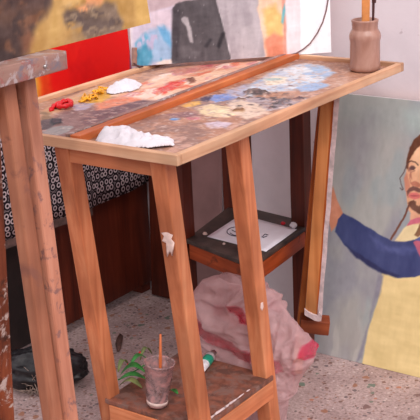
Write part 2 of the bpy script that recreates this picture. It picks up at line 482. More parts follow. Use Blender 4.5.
def stretcher(s, parent, thick, bw=.04, name='stretcher_frame'):
    """wooden frame on the back of a canvas"""
    bm = bmesh.new(); O, eu, ev, n = s.O, s.eu, s.ev, s.n
    def bar(u0, u1, v0, v1):
        vs = []
        for t in (0, .016):
            for u, v in ((u0, v0), (u1, v0), (u1, v1), (u0, v1)):
                vs.append(bm.verts.new(eu * u + ev * v - n * (thick + t)))
        for f in ((0, 1, 2, 3), (7, 6, 5, 4), (0, 4, 5, 1), (1, 5, 6, 2), (2, 6, 7, 3), (3, 7, 4, 0)): bm.faces.new([vs[k] for k in f])
    e = .003
    bar(e, bw, e, s.h - e); bar(s.w - bw, s.w - e, e, s.h - e); bar(bw, s.w - bw, e, bw); bar(bw, s.w - bw, s.h - bw, s.h - e)
    return make(name, bm, M['stretch'], parent, Matrix.Translation(O))

# ================================================================== SETTING
WY = 1.095
bm = bmesh.new(); bmesh.ops.create_grid(bm, x_segments=1, y_segments=1, size=1)
for v in bm.verts: v.co = Vector((v.co.x * 4.5, v.co.y * 3.5 - 2.3 + 0, 0))
for v in bm.verts:
    if v.co.y > 0: v.co.y = WY + .1
tag(make('floor', bm, M['floor']), kind='structure')
tag(make('wall_back', box_bm(9, .1, 3.2, 0, WY + .05, 1.6), M['wall']), kind='structure')

# ================================================================== WORK TABLE
H = .85; TW = .6; TL = .95
tb = thing('work_table', 'pine painting table with a paint covered tray top and a low shelf', 'table', (-.17, .25, 0))
shear = .127
def ly(y, z): return y + shear * (.828 - z)
def leg(x, y, s=.039, dx=0):
    return sheared('leg', (x, y, .822), (x + dx, ly(y, 0), 0), s, s, M['leg'], tb)
LX0, LX1, LY0, LY1 = -.306, -.068, .040, .275
legFR = leg(LX1, LY0, .037); legFL = leg(LX0 - .010, LY0, .038, -.012); legBR = leg(LX1 - .006, LY1 + .030); legBL = leg(LX0 + .040, LY1, .034)
# aprons under the tray
beam('apron', (LX0, LY0 - .004, .808), (LX1, LY0 - .004, .808), .034, .02, M['leg'], tb, .002, (0, 0, 1))
beam('apron', (LX0 + .04, LY1, .808), (LX1 - .01, LY1 + .03, .808), .034, .02, M['leg'], tb, .002, (0, 0, 1))
beam('apron', (LX0, LY0, .808), (LX0 + .03, LY1, .808), .034, .02, M['leg'], tb, .002, (0, 0, 1))
beam('apron', (LX1 - .002, LY0, .815), (LX1 - .008, LY1 + .03, .815), .018, .02, M['leg'], tb, .002, (0, 0, 1))
# low shelf: board with rails
ZS = .215
y0 = ly(LY0, ZS) - .022; y1 = ly(LY1, ZS) + .034
sh = box_bm(.268, y1 - y0, .012, (LX0 + LX1) / 2 + .003, (y0 + y1) / 2, ZS - .006)
make('shelf', sh, M['shelf'], tb, bevel=.002)
beam('shelf_rail', (LX0, y0 + .008, ZS - .036), (LX1, y0 + .008, ZS - .036), .046, .018, M['leg'], tb, .002, (0, 0, 1))
beam('shelf_rail', (LX0, y1 - .012, ZS - .036), (LX1 - .006, y1 - .012, ZS - .036), .046, .018, M['leg'], tb, .002, (0, 0, 1))
beam('shelf_rail', (LX1 + .010, y0 + .02, ZS - .036), (LX1 + .008, y1, ZS - .036), .046, .018, M['leg'], tb, .002, (0, 0, 1))
beam('shelf_rail', (LX0 - .005, y0 + .02, ZS - .036), (LX0 - .005, y1 - .01, ZS - .036), .046, .018, M['leg'], tb, .002, (0, 0, 1))
for k, (a_, w_, l_) in enumerate(((.115, .003, .04), (.150, .0045, .05), (.178, .003, .022), (.200, .0035, .036), (.232, .002, .03), (.262, .002, .014))):
    bm_ = bmesh.new(); xe = LX1 + .0055; n_ = 9; r_ = random.Random(k); ring = []
    for i in range(n_):
        an = 2 * math.pi * i / n_; ring.append(bm_.verts.new((w_ * math.cos(an) * r_.uniform(.6, 1.2), l_ * .5 * math.sin(an) * r_.uniform(.8, 1.1), .0006)))
    lo_ = [bm_.verts.new(v.co - Vector((0, 0, .0008))) for v in ring]; bm_.faces.new(ring); bm_.faces.new(lo_[::-1])
    for i in range(n_): bm_.faces.new((ring[i], lo_[i], lo_[(i + 1) % n_], ring[(i + 1) % n_]))
    q_ = make('paint_smear', bm_, M['white'], tb, Matrix.Translation((xe + .004, a_ + .03, ZS))); q_['label'] = 'white paint drip on the shelf edge'
# tray rails
rw = .015; rh = .022
def rail(A, B, mat): return beam('tray_rail', A, B, rw, rh, mat, tb, .002, Vector((0, 0, 1)).cross(Vector(B) - Vector(A)))
zc = H - rh / 2
rail((-TW, rw / 2, zc), (0, rw / 2, zc), M['tray'])
rail((-rw / 2, rw, zc), (-rw / 2, TL - rw, zc), M['tray'])
rail((-TW, TL - rw / 2, zc), (0, TL - rw / 2, zc), M['tray'])
rail((-TW + rw / 2, rw, zc), (-TW + rw / 2, TL - rw, zc), M['tray'])
# batten between the two halves of the tray
bx0 = -.298
bt = beam('batten', (bx0 + .030, rw, H - .0035), (bx0 - .010, TL - rw, H - .0035), .026, .016, M['batten'], tb, .0015, (1, 0, 0))
beam('batten_edge', (bx0 + .0105, rw, H - .003), (bx0 - .0305, TL - rw, H - .003), .013, .017, M['ledge'], tb, .001, (1, 0, 0))

# painted tray bottom
ZP = .8395
S = Surface((-TW + rw, rw, ZP), (1, 0, 0), (0, 1, 0), TW - 2 * rw, TL - 2 * rw, .0024)
S.base((176, 124, 98))
S.blotch((150, 104, 84), 9, .48, .12, 3, .8); S.blotch((190, 150, 128), 14, .55, .1, 8, .8); S.blotch((140, 108, 104), 20, .58, .06, 21, .6)
# left half, near end: mauve greys
Lh = [(36, 118), (60, 100), (120, 78), (200, 62), (280, 56), (283, 60), (200, 92), (95, 137), (40, 138)]
mL = S.mask(Lh, .004, .003)
S.mix(mL, (198, 146, 118), 14, 5, (30, 30))
S.poly([(36, 125), (62, 112), (85, 106), (110, 104), (150, 98), (165, 92), (140, 112), (95, 136), (60, 140), (38, 136)], (136, 102, 98), .012, .012, 25, 4, 22, (30, 60))
S.poly([(80, 120), (100, 108), (130, 104), (150, 99), (138, 108), (108, 122), (90, 127)], (110, 76, 80), .008, .012, 30, 14, 20)
S.poly([(95, 104), (125, 95), (145, 92), (150, 98), (120, 105), (98, 110)], (226, 130, 94), .006, .01, 40, 9, 14)
S.poly([(72, 105), (85, 101), (95, 103), (86, 110), (75, 111)], (176, 160, 176), .004, .006, 60, 6, 10)
S.poly([(40, 112), (55, 104), (75, 96), (96, 88), (104, 92), (86, 100), (62, 110), (46, 116)], (206, 160, 120), .005, .006, 50, 7, 12)
S.poly([(86, 96), (98, 88), (108, 88), (110, 98), (100, 103), (84, 103), (78, 100)], (222, 166, 60), .004, .008, 70, 10, 25)
S.poly([(38, 122), (50, 117), (56, 122), (50, 129), (38, 130)], (84, 74, 76), .004, .006, 60, 11, 14)
S.poly([(40, 112), (52, 113), (53, 118), (42, 120)], (150, 120, 90), .004, .01, 80, 12, 30)
S.poly([(43, 132), (50, 128), (62, 126), (73, 126), (74, 128), (66, 133), (52, 137), (42, 137)], (150, 144, 142), .002, .002, 60, 13, 6)
S.poly([(52, 120), (62, 120), (62, 124), (54, 126), (51, 123)], (42, 44, 52), .0015, .003, 70, 15, 6, hgt=.004)
# left half, far: salmon and peach swirls
far = S.mask([(112, 96), (140, 84), (160, 76), (200, 66), (262, 60), (262, 66), (215, 80), (170, 99), (150, 100)], .008, .01, 25, 22)
S.mix(far, (232, 168, 138), 20, 33, (40, 18))
S.blotch((240, 196, 166), 26, .50, .06, 41, .9, 8, 12, far, .001); S.blotch((222, 112, 84), 30, .56, .05, 55, .85, 12, 14, far, .001)
S.blotch((206, 130, 140), 34, .60, .05, 66, .8, 10, 16, far, .001); S.blotch((244, 214, 196), 40, .62, .05, 67, .9, 8, 20, far, .0015)
S.poly([(156, 90), (170, 84), (182, 83), (178, 88), (164, 95)], (220, 70, 58), .004, .008, 60, 17, 20, hgt=.002)
S.poly([(186, 80), (194, 78), (196, 83), (189, 85)], (128, 78, 62), .003, .004, 80, 18, 20, hgt=.003)
S.poly([(200, 66), (214, 64), (212, 67), (202, 68)], (176, 40, 74), .003, .004, 80, 19, 10)
S.poly([(168, 70), (200, 66), (230, 63), (206, 70), (176, 76)], (196, 120, 110), .005, .008, 50, 68, 14, op=.7)
# right half
near = S.mask([(120, 138), (180, 112), (240, 100), (330, 80), (400, 70), (360, 96), (178, 160)], .01, .01, 20, 23)
S.mix(near * .9, (176, 124, 100), 14, 24, (20, 30))
S.blotch((142, 106, 96), 22, .54, .06, 71, .8, 10, 22, near); S.blotch((206, 158, 140), 30, .60, .05, 72, .8, 8, 26, near)
S.poly([(196, 100), (215, 96), (226, 104), (214, 110), (200, 112), (190, 107)], (138, 112, 110), .008, .012, 30, 25, 18)
S.poly([(180, 106), (190, 102), (202, 101), (198, 106), (186, 108)], (222, 170, 90), .004, .006, 60, 26, 14)
S.poly([(195, 108), (210, 104), (232, 107), (236, 114), (222, 118), (204, 116)], (230, 204, 164), .005, .008, 40, 27, 10, hgt=.001)
S.poly([(208, 112), (222, 110), (236, 115), (228, 118), (214, 117)], (240, 220, 180), .003, .006, 60, 27, 6, hgt=.0015)
S.ell(175, 119.5, .011, .012, (92, 142, 200), .003, .004, 80, 28, 8, hgt=.001)
S.ell(193, 118.5, .015, .012, (206, 116, 128), .004, .005, 80, 29, 10)
S.poly([(203, 124), (218, 121), (232, 123), (226, 128), (210, 129)], (206, 184, 196), .004, .008, 60, 30, 10)
S.poly([(166, 114), (182, 112), (196, 112), (200, 116), (178, 118)], (136, 96, 98), .006, .01, 40, 31, 14)
S.poly([(228, 101), (250, 96), (275, 100), (298, 100), (300, 106), (268, 112), (248, 112), (235, 110)], (168, 150, 156), .007, .012, 40, 32, 22)
S.poly([(228, 104), (244, 100), (262, 106), (268, 114), (246, 120), (230, 112)], (224, 196, 176), .006, .012, 50, 36, 14)
S.poly([(208, 99), (216, 95), (232, 93), (240, 98), (226, 101), (214, 103)], (120, 142, 200), .004, .01, 60, 34, 20, hgt=.001)
S.poly([(200, 98), (214, 95), (208, 101), (202, 103)], (60, 62, 88), .003, .006, 70, 35, 12)
S.poly([(228, 90), (246, 84), (252, 92), (244, 99), (230, 97)], (172, 168, 188), .007, .012, 40, 39, 18)
blue = [(246, 90), (262, 77), (282, 68), (306, 63), (322, 66), (334, 72), (326, 80), (310, 86), (292, 91), (270, 92), (252, 96)]
mb = S.mask(blue, .008, .014, 30, 37); S.mix(mb, (188, 196, 212), 14, 38, (30, 30))
S.blotch((154, 178, 212), 22, .54, .06, 82, .85, 12, 22, mb, .001); S.blotch((214, 216, 222), 26, .54, .05, 83, .85, 6, 26, mb, .0015)
S.poly([(262, 80), (276, 76), (288, 78), (284, 84), (268, 86)], (228, 214, 196), .006, .008, 50, 84, 8)
S.ell(273, 80, .022, .016, (150, 186, 190), .006, .008, 60, 85, 10)
S.poly([(298, 88), (312, 83), (326, 83), (330, 86), (312, 92), (300, 92)], (150, 174, 210), .004, .008, 60, 86, 14)
S.poly([(302, 66), (318, 64), (330, 70), (318, 74)], (158, 180, 210), .005, .008, 60, 87, 14)
rnd = random.Random(4)
for k in range(34):
    S.ell(rnd.gauss(277, 15), rnd.gauss(101, 3.4), rnd.uniform(.003, .008), rnd.uniform(.004, .011), rnd.choice([(70, 62, 66), (110, 98, 102), (96, 84, 92), (58, 50, 54)]), .002, .005, 120, 100 + k, 10, rot=rnd.uniform(0, 3), hgt=.002)
for k, (px, py, a, b_, c) in enumerate([(258, 94, .030, .024, (76, 62, 64)), (253, 93, .018, .015, (112, 94, 92)), (239, 111, .016, .013, (132, 88, 52)), (284, 95.5, .008, .010, (62, 48, 52)), (298, 99.5, .006, .008, (84, 52, 56)), (241, 100, .012, .008, (96, 70, 60)), (270, 109, .005, .005, (110, 62, 52))]):
    S.ell(px, py, a, b_, c, .003, .010, 90, 200 + k, 22, hgt=.005)
for k in range(60):
    px = rnd.uniform(190, 330); py = 118 - (px - 190) * .25 + rnd.uniform(-12, 14)
    S.ell(px, py, rnd.uniform(.002, .006), rnd.uniform(.002, .008), rnd.choice([(214, 190, 178), (150, 110, 100), (190, 150, 140), (126, 100, 100), (226, 214, 214)]), .002, .003, 120, 300 + k, 8, rot=rnd.uniform(0, 3))
S.poly([(335, 78), (352, 76), (348, 84), (330, 88)], (196, 150, 128), .005, .012, 50, 88, 16)
nl = 1 - S.mask([(34, 108), (84, 108), (80, 142), (34, 142)], .004, .002); S.blotch((206, 160, 140), 70, .60, .05, 131, .45, 10, 90, nl); S.blotch((120, 88, 84), 80, .66, .05, 132, .45, 10, 110, (1 - far) * nl); S.blotch((214, 190, 180), 110, .68, .05, 133, .6, 8, 120)
S.c += (fbm(S.P[:, 0] * 140, S.P[:, 1] * 60, 91, 3)[:, None] - .5) * 30
S.c *= .93
S.hgt += .0008 * fbm(S.P[:, 0] * 90, S.P[:, 1] * 90, 5)
tray = S.build('tray_bottom', M['palette'], tb, .007, (170, 120, 86))
tag(tray, 'tray bottom covered in dried oil paint of many colours')

# dried white paint marks
def smear(name, px_pts, axis, val, n, parent, mat, label=None):
    bm = bmesh.new(); P = [U(px, py, axis, val) for px, py in px_pts]; c = sum(P, Vector()) / len(P); nn = Vector(n)
    top = [bm.verts.new(p - c + nn * .0003) for p in P]; mid = [bm.verts.new((p - c) * .75 + nn * .0006) for p in P]; ce = bm.verts.new(nn * .0007)
    bot = [bm.verts.new(p - c - nn * .002) for p in P]; k = len(P)
    for i in range(k):
        j = (i + 1) % k
        bm.faces.new((top[i], top[j], mid[j], mid[i])); bm.faces.new((mid[i], mid[j], ce)); bm.faces.new((bot[j], bot[i], top[i], top[j]))
    bm.faces.new(bot)
    o = make(name, bm, mat, parent, Matrix.Translation(c), smooth=True)
    if label: o['label'] = label
    return o
yf = ly(LY0, .67) - .0188
smear('paint_smear', [(164, 222), (167, 217), (168, 223), (171, 228), (170, 233), (173, 235), (171, 239), (174, 243), (172, 256), (170, 251), (167, 257), (166, 243), (162, 241), (164, 236), (161, 233), (164, 231)], 'y', yf, (0, -1, 0), legFR, M['whitewood'], 'dried white paint smear')
smear('paint_smear', [(261, 303), (263, 302), (263.5, 307), (262, 311), (260.5, 308)], 'x', LX1 - .006 + .0198, (1, 0, 0), legBR, M['whitewood'], 'small white paint spot')

smear('knot', [(183, 374), (186, 373), (189, 375), (189, 378), (186, 379), (183, 377)], 'y', ly(LY0, .31) - .0188, (0, -1, 0), legFR, M['darkstick'], 'dark wood knot')
# paint piles on the tray
def rope(name, pts_px, z, r, mat, label, cat):
    """a squeezed worm of paint"""
    P = [U(px, py, 'z', z) + Vector((0, 0, dz)) for px, py, dz in pts_px]
    fine = []
    for a, b in zip(P[:-1], P[1:]):
        for t in range(3): fine.append(a.lerp(b, t / 3))
    fine.append(P[-1]); c = fine[0].copy()
    rr = [r * (.5 + .6 * abs(math.sin(i * 1.3 + .7))) if 0 < i < len(fine) - 1 else r * .3 for i in range(len(fine))]
    o = make(name, tube_bm([q - c for q in fine], rr, 9), mat, None, Matrix.Translation(c), smooth=True)
    return tag(o, label, cat)
M['redpaint'] = plain('cadmium_red_paint', (200, 18, 26), 0.3, 0.15)
M['yellowpaint'] = plain('ochre_yellow_paint', (236, 160, 30), 0.3, 0.15)
M['brownpaint'] = plain('dark_brown_paint', (84, 62, 56), 0.35, 0.3, 60)
rope('paint_blob', [(50, 111, 0), (54, 108, .004), (59, 106, .006), (66, 103, .006), (71, 104, .006), (71, 107, .006), (65, 109, .006), (58, 109, .005), (62, 106, .009), (68, 105, .009)], ZP + .002, .0062, M['redpaint'], 'curl of bright red oil paint on the tray near its left rail', 'paint')
r3 = random.Random(3); sq = []; a3 = 0; qx, qy = 84, 100
for k in range(46):
    t3 = k / 45; tx = 83 + 22 * t3 + r3.uniform(-5, 5); ty = 100.5 - 9.5 * t3 + r3.uniform(-3.2, 3.2)
    sq.append((tx, ty, r3.uniform(0, .007)))
rope('paint_blob', sq, ZP + .002, .0024, M['yellowpaint'], 'stringy curls of golden yellow oil paint beside the small white tissue', 'paint')

# crumpled tissue / rag
def crumple(name, outline_px, z, heights, mat, label, cat, seed, amp=.012, step=.004):
    P2 = np.array([[q.x, q.y] for q in (U(px, py, 'z', z) for px, py in outline_px)])
    lo = P2.min(0); hi = P2.max(0); c = (lo + hi) / 2
    nu = int((hi[0] - lo[0]) / step) + 1; nv = int((hi[1] - lo[1]) / step) + 1
    bm = bmesh.new(); grid = {}
    hp = [(np.array([U(px, py, 'z', z).x, U(px, py, 'z', z).y]), h, r) for px, py, h, r in heights]
    G = np.array([[lo[0] + i * step, lo[1] + j * step] for j in range(nv + 1) for i in range(nu + 1)]); D = sdf(G, P2)
    for k, g in enumerate(G):
        i, j = k % (nu + 1), k // (nu + 1)
        if D[k] < step * .6:
            e = min(1, max(0, -D[k] / .014)); e = math.sqrt(e)
            h = sum(hh * math.exp(-((g - q) @ (g - q)) / (2 * r * r)) for q, hh, r in hp) + .006
            nz = 1 - abs(mnoise.noise(Vector((g[0] * 42 + seed, g[1] * 42, 0)))) * 2; n2 = mnoise.noise(Vector((g[0] * 110, g[1] * 110, seed)))
            h = max(.0, (h + amp * (nz - .5) + amp * .35 * n2)) * e
            grid[(i, j)] = bm.verts.new((g[0] - c[0] + .003 * n2, g[1] - c[1] + .003 * nz, h))
    for (i, j) in list(grid):
        q = [(i, j), (i + 1, j), (i + 1, j + 1), (i, j + 1)]
        if all(t in grid for t in q): bm.faces.new([grid[t] for t in q])
    loose = [v for v in bm.verts if not v.link_faces]; bmesh.ops.delete(bm, geom=loose, context='VERTS')
    ext = bmesh.ops.extrude_face_region(bm, geom=bm.faces[:])
    for v in [g for g in ext['geom'] if isinstance(g, bmesh.types.BMVert)]: v.co.z = min(v.co.z, 0)
    for v in bm.verts: v.co.z = max(v.co.z, 0)
    o = make(name, bm, mat, None, Matrix.Translation((c[0], c[1], z)), smooth=True, sub=1); return tag(o, label, cat)
crumple('crumpled_rag', [(95, 142), (100, 133), (112, 128), (130, 129), (140, 134), (156, 139), (173, 141), (174, 146), (160, 147), (146, 148), (130, 148), (112, 146), (97, 146)], ZP + .004,
        [(103, 139, .009, .016), (113, 139, .011, .015), (125, 141, .014, .015), (138, 143, .013, .014), (152, 145, .004, .02)], M['tissue'], 'crumpled white rag lying along the near edge of the tray', 'rag', 3, .014)
crumple('crumpled_tissue', [(106, 90), (112, 85), (122, 82), (134, 82), (142, 85), (138, 89), (128, 92), (114, 94), (106, 93)], ZP + .003,
        [(113, 88, .005, .014), (124, 86, .007, .014), (132, 86, .004, .014)], M['tissue'], 'small crumpled white tissue in paint by the yellow curls', 'tissue', 9, .009)

# jar with brush handles
JX, JY = -.066, .868
jz = ZP + .001
jar = thing('glass_jar', 'cloudy glass jar of murky brown liquid on the far right tray corner', 'jar', (JX, JY, jz))
prof = [(.0, .0), (.034, .0), (.039, .003), (.041, .010), (.0405, .016), (.0395, .022), (.0395, .082), (.0412, .088), (.0418, .096), (.040, .104), (.036, .111), (.0335, .116), (.0345, .119), (.0335, .122), (.0345, .125), (.0345, .133), (.0355, .135), (.0355, .139), (.034, .1405),
        (.031, .140), (.031, .118), (.036, .104), (.037, .09), (.036, .01), (.0, .006)]
prof = [(r * .94, z * .90) for r, z in prof]
make('jar_body', lathe_bm(prof, 40), M['jar'], jar, Matrix.Translation((JX, JY, jz)), smooth=True)
M['murk'] = plain('murky_solvent', (120, 84, 70), .15, .1)
make('liquid', lathe_bm([(0, .008), (.032, .011), (.0325, .074), (0, .074)], 32), M['murk'], jar, Matrix.Translation((JX, JY, jz)), smooth=False)
fb = thing('flat_brush', 'wide orange wooden brush handle standing in the glass jar', 'brush', (JX + .004, JY - .006, jz + .012))
beam('handle', (JX + .004, JY - .006, jz + .06), (JX + .0065, JY - .004, jz + .24), .019, .006, M['stick'], fb, .0015, (.81, .58, 0))
beam('bristles', (JX + .004, JY - .006, jz + .012), (JX + .004, JY - .006, jz + .0598), .021, .008, M['darkstick'], fb, .001, (.81, .58, 0))
tb_ = thing('thin_brush', 'thin dark brush handle behind the wide orange one in the jar', 'brush', (JX + .015, JY + .012, jz + .012))
make('handle', tube_bm([(0, 0, 0), (.004, 0, .10), (.0065, 0, .20), (.007, 0, .24)], [.003, .003, .004, .002], 8), M['darkstick'], tb_, Matrix.Translation((JX + .013, JY + .010, jz + .012)), smooth=True)
beam('ferrule', (JX + .0198, JY + .0101, jz + .165), (JX + .0201, JY + .0101, jz + .195), .009, .009, M['darkstick'], tb_, .002)

# ================================================================== PAINTINGS
# big portrait against the wall
def lean_axes(bottom, top): return (Vector(top) - Vector(bottom)).normalized()
PY0, PY1, PZ = .934, 1.054, .714
ev = Vector((0, PY1 - PY0, PZ)).normalized(); ph = math.hypot(PY1 - PY0, PZ) + .012
PT = Surface((-.268, PY0, .001), (1, 0, 0), ev, .56, ph, .0022)
PT.base((154, 152, 150))
PT.mix(np.clip(1.1 - PT.P[:, 1] / .5, 0, 1), (156, 148, 146), 8, 3, (40, 10))
PT.blotch((136, 132, 142), 7, .48, .15, 4, .8, 6, 4); PT.blotch((160, 154, 152), 9, .55, .12, 6, .7, 6, 5); PT.blotch((140, 148, 152), 12, .56, .1, 7, .6, 6, 6)
PT.poly([(338, 96), (424, 106), (424, 135), (338, 128)], (150, 152, 152), .03, .02, 20, 61, 8, op=.7)
PT.poly([(345, 120), (378, 120), (360, 190), (345, 200)], (138, 132, 142), .03, .03, 15, 62, 8, op=.5)
PT.poly([(402, 110), (430, 108), (430, 135), (406, 132)], (158, 168, 166), .02, .02, 20, 63, 8, op=.7)
PT.blotch((178, 170, 166), 45, .62, .06, 31, .5, 6, 9, np.clip(1 - PT.P[:, 1] / .22, 0, 1))
# robe
PT.poly([(430, 234), (450, 238), (466, 256), (476, 290), (482, 330), (472, 340), (458, 320), (448, 290), (430, 276)], (58, 64, 106), .0015, .003, 40, 65, 10)
PT.poly([(392, 246), (398, 240), (424, 232), (440, 232), (452, 250), (460, 300), (474, 400), (362, 366), (368, 330), (378, 300), (383, 270)], (212, 184, 132), .002, .004, 30, 11, 12, (14, 50))
PT.poly([(375, 305), (381, 290), (384, 276), (378, 276), (370, 318), (362, 358), (356, 362)], (128, 122, 134), .004, .004, 40, 12, 10)
PT.poly([(395, 241), (403, 229), (410, 223), (436, 219), (436, 242), (404, 242)], (214, 190, 148), .002, .002, 40, 13, 8)
# forearm hand + blue sleeve
PT.poly([(333, 186), (337, 200), (343, 214), (336, 226), (331, 232), (329, 218), (330, 200)], (198, 128, 102), .0015, .002, 50, 14, 10)
PT.poly([(338, 219), (343, 213), (352, 217), (366, 226), (383, 236), (392, 241), (404, 242), (420, 239), (434, 236), (434, 272), (415, 277), (398, 278), (380, 271), (360, 258), (345, 245), (335, 232)], (58, 64, 106), .0015, .003, 40, 15, 10, (40, 20))
PT.poly([(370, 236), (388, 246), (408, 248), (420, 246), (420, 252), (398, 254), (378, 248)], (72, 78, 124), .006, .006, 40, 16, 8)
PT.poly([(345, 244), (362, 256), (382, 269), (400, 276), (396, 278), (378, 272), (356, 258)], (44, 46, 82), .003, .003, 40, 17, 6)
# face
PT.poly([(409, 152), (414, 146), (422, 141), (434, 141), (440, 148), (443, 166), (442, 192), (437, 210), (430, 221), (424, 224), (414, 220), (408, 208), (406, 192), (405, 178), (407, 165)], (206, 152, 120), .0012, .0015, 60, 18, 10)
PT.poly([(404, 178), (407, 172), (410, 186), (412, 196), (408, 198), (405, 190)], (186, 120, 98), .002, .002, 60, 19, 8)
PT.poly([(414, 142), (424, 150), (424, 168), (416, 172), (412, 160)], (222, 172, 138), .004, .003, 60, 20, 6)
PT.poly([(410, 214), (420, 208), (434, 214), (436, 224), (414, 224), (410, 221)], (204, 150, 122), .002, .002, 60, 21, 8)
# hair
PT.poly([(406, 168), (407, 158), (410, 147), (414, 140), (419, 135), (426, 131), (438, 131), (447, 139), (451, 156), (452, 190), (457, 226), (450, 234), (446, 228), (445, 190), (443, 160), (438, 147), (428, 140), (420, 146), (414, 152), (410, 160), (408, 170)], (96, 56, 40), .0014, .0025, 90, 22, 16)
PT.line([(407, 164), (404, 172), (400, 178), (401, 184), (403, 189), (402, 190), (400, 188)], .0013, (84, 62, 62), .001, .001, 80, 23)
PT.line([(409, 205), (406, 213), (402, 221), (396, 231), (391, 239)], .0028, (104, 62, 50), .001, .0015, 80, 24)
# brow, eye, nose, mouth, beard
PT.line([(407, 163), (411, 161), (415, 162), (418, 165)], .0016, (78, 50, 44), .001, .0008, 80, 25)
PT.poly([(408, 168), (412, 165), (415, 167), (414, 170), (409, 171)], (140, 92, 80), .0014, .001, 80, 26)
PT.ell(411.5, 168, .003, .002, (74, 56, 58), .001, .0005, 80, 27, 4)
PT.poly([(409, 176), (411, 170), (412, 180)], (170, 110, 92), .0015, .001, 80, 28)
PT.poly([(410, 183), (415, 181), (421, 184), (420, 187), (412, 186)], (170, 104, 84), .0014, .001, 80, 29)
PT.poly([(406.5, 191), (410, 187.5), (413, 186), (417, 187), (422, 189.5), (428, 193), (428, 196), (420, 192.5), (414, 190.5), (410, 192), (407.5, 196)], (104, 66, 60), .0014, .0012, 90, 30)
PT.poly([(408.5, 194.5), (412, 192.5), (416, 192.5), (421, 195), (420, 198), (415, 199.5), (410, 198)], (198, 104, 100), .0016, .001, 90, 32)
PT.poly([(409, 195.5), (414, 194.8), (420, 196), (414, 196.6)], (150, 66, 72), .001, .0006, 90, 33)
PT.poly([(410, 201), (413, 199.8), (416, 201), (416, 204.5), (419, 206), (424, 204), (430, 204), (430, 216), (424, 215), (418, 213.5), (414, 211), (410, 207), (407.5, 203)], (100, 64, 52), .0016, .003, 90, 34, 16)
PT.poly([(406.5, 226), (410, 220.5), (416, 218), (424, 216.5), (436, 217), (436, 222), (420, 222.5), (411, 225)], (188, 96, 114), .0014, .0015, 60, 36, 8)
PT.poly([(414.5, 235), (417, 230), (420, 224), (424, 224), (423, 233), (418, 237)], (120, 82, 58), .0014, .002, 60, 37, 10)
PT.poly([(413, 242), (420, 237), (430, 236), (430, 262), (424, 264), (418, 252)], (174, 88, 108), .0016, .002, 60, 38, 8)
PT.poly([(414, 240), (421, 236), (430, 234), (430, 240), (420, 241)], (76, 84, 136), .0014, .001, 60, 39, 8)
PT.line([(427, 165), (431, 162), (437, 163), (440, 166)], .0016, (78, 50, 44), .001, .0008, 80, 66)
PT.ell(433.5, 168.5, .004, .002, (84, 60, 58), .001, .0005, 80, 67, 4)
PT.poly([(428, 204), (438, 200), (441, 190), (443, 194), (439, 212), (428, 218)], (100, 64, 52), .0016, .003, 90, 68, 12)
PT.poly([(409.5, 169), (411, 166.3), (414, 166), (416, 168), (413.5, 170.2)], (92, 64, 62), .0012, .0008, 80, 46, 4)
PT.line([(408, 171), (411.5, 172), (415, 170.5)], .0010, (150, 100, 88), .001, .0006, 80, 47)
PT.line([(411, 173), (409.8, 178), (410.5, 182), (413.5, 184.5), (417, 184)], .0009, (164, 104, 84), .001, .0006, 80, 48)
PT.c = PT.c * np.array((1.07, 1.10, 1.09)) + 3; PT.brush(7, 90, 30, 5)
pt = thing('portrait_painting', 'tall grey canvas of a long haired bearded man in blue sleeves leaning on the wall', 'painting', (-.02, .95, 0))
PT.build('canvas', M['paint'], pt, .012, (200, 196, 196)); stretcher(PT, pt, .012)

# white canvas with a dark apron shape, standing on the tray rails
A = U(132.5, 66.5, 'z', H + .001); B = U(331.3, 52.3, 'z', H + .001)
eu = (B - A); wd = eu.length; eu.normalize(); nrm = eu.cross(Vector((0, 0, 1))); ev = (Vector((0, 0, 1)) - nrm * .06).normalized()
WC = Surface(A, eu, ev, wd, .40, .0028)
WC.base((222, 214, 218)); WC.blotch((204, 190, 200), 12, .5, .1, 2, .7)
WC.poly([(128, -60), (172, -60), (174, 60), (132, 70)], (196, 186, 204), .006, .01, 20, 3, 14)
WC.poly([(150, 12), (172, 8), (172, 26), (152, 28)], (206, 190, 202), .005, .008, 30, 40, 12)
blu = WC.mask([(134, 44), (150, 30), (162, 24), (173, 30), (174, 60), (152, 64), (134, 66)], .006, .008, 30, 5)
WC.mix(blu, (150, 176, 206), 20, 6, (60, 30)); WC.blotch((80, 156, 188), 40, .5, .08, 9, .8, 10, 20, blu); WC.blotch((190, 176, 204), 46, .56, .06, 8, .85, 8, 20, blu)
WC.poly([(135, 50), (146, 44), (152, 56), (148, 66), (134, 66)], (72, 146, 176), .005, .008, 50, 12, 20, op=.8)
WC.poly([(158, 26), (168, 30), (173, 42), (172, 48), (164, 40)], (92, 158, 202), .004, .006, 50, 13, 14, op=.8)
WC.poly([(156, 63), (164, 60), (172, 59), (176, 62), (164, 66)], (226, 208, 200), .002, .003, 50, 11, 6)
WC.poly([(146, -4), (200, -14), (334, -30), (334, -4), (236, -1), (186, 2), (150, 13)], (186, 164, 170), .003, .004, 30, 60, 10)
WC.poly([(172, 58), (172.5, 20), (173, 8), (176, 3), (184, 1), (216, -3), (222, 20), (228, 45), (231, 58), (228, 63), (172, 64)], (84, 78, 82), .0018, .003, 40, 14, 12, (40, 20))
WC.poly([(172, 60), (172.5, 10), (180, 2), (180, 30), (178, 62)], (66, 60, 66), .004, .003, 40, 15, 8)
WC.poly([(218, -40), (258, -40), (261, 20), (264, 40), (266, 57), (231, 60), (224, 30), (217, 0)], (170, 160, 166), .002, .004, 40, 16, 14, (50, 14))
WC.blotch((194, 184, 188), 20, .52, .08, 45, .6, 6, 10, WC.mask([(240, -40), (258, -40), (262, 57), (240, 60)], .006))
WC.poly([(181, 18), (184, 16), (188, 18), (193, 38), (193, 43), (190, 42), (186, 26), (182, 22)], (168, 160, 164), .002, .003, 60, 17, 10)
WC.line([(210, 40), (206, 46)], .004, (48, 44, 50), .003, .002, 60, 18); WC.line([(223, 34), (219, 46)], .005, (46, 42, 48), .003, .002, 60, 19)
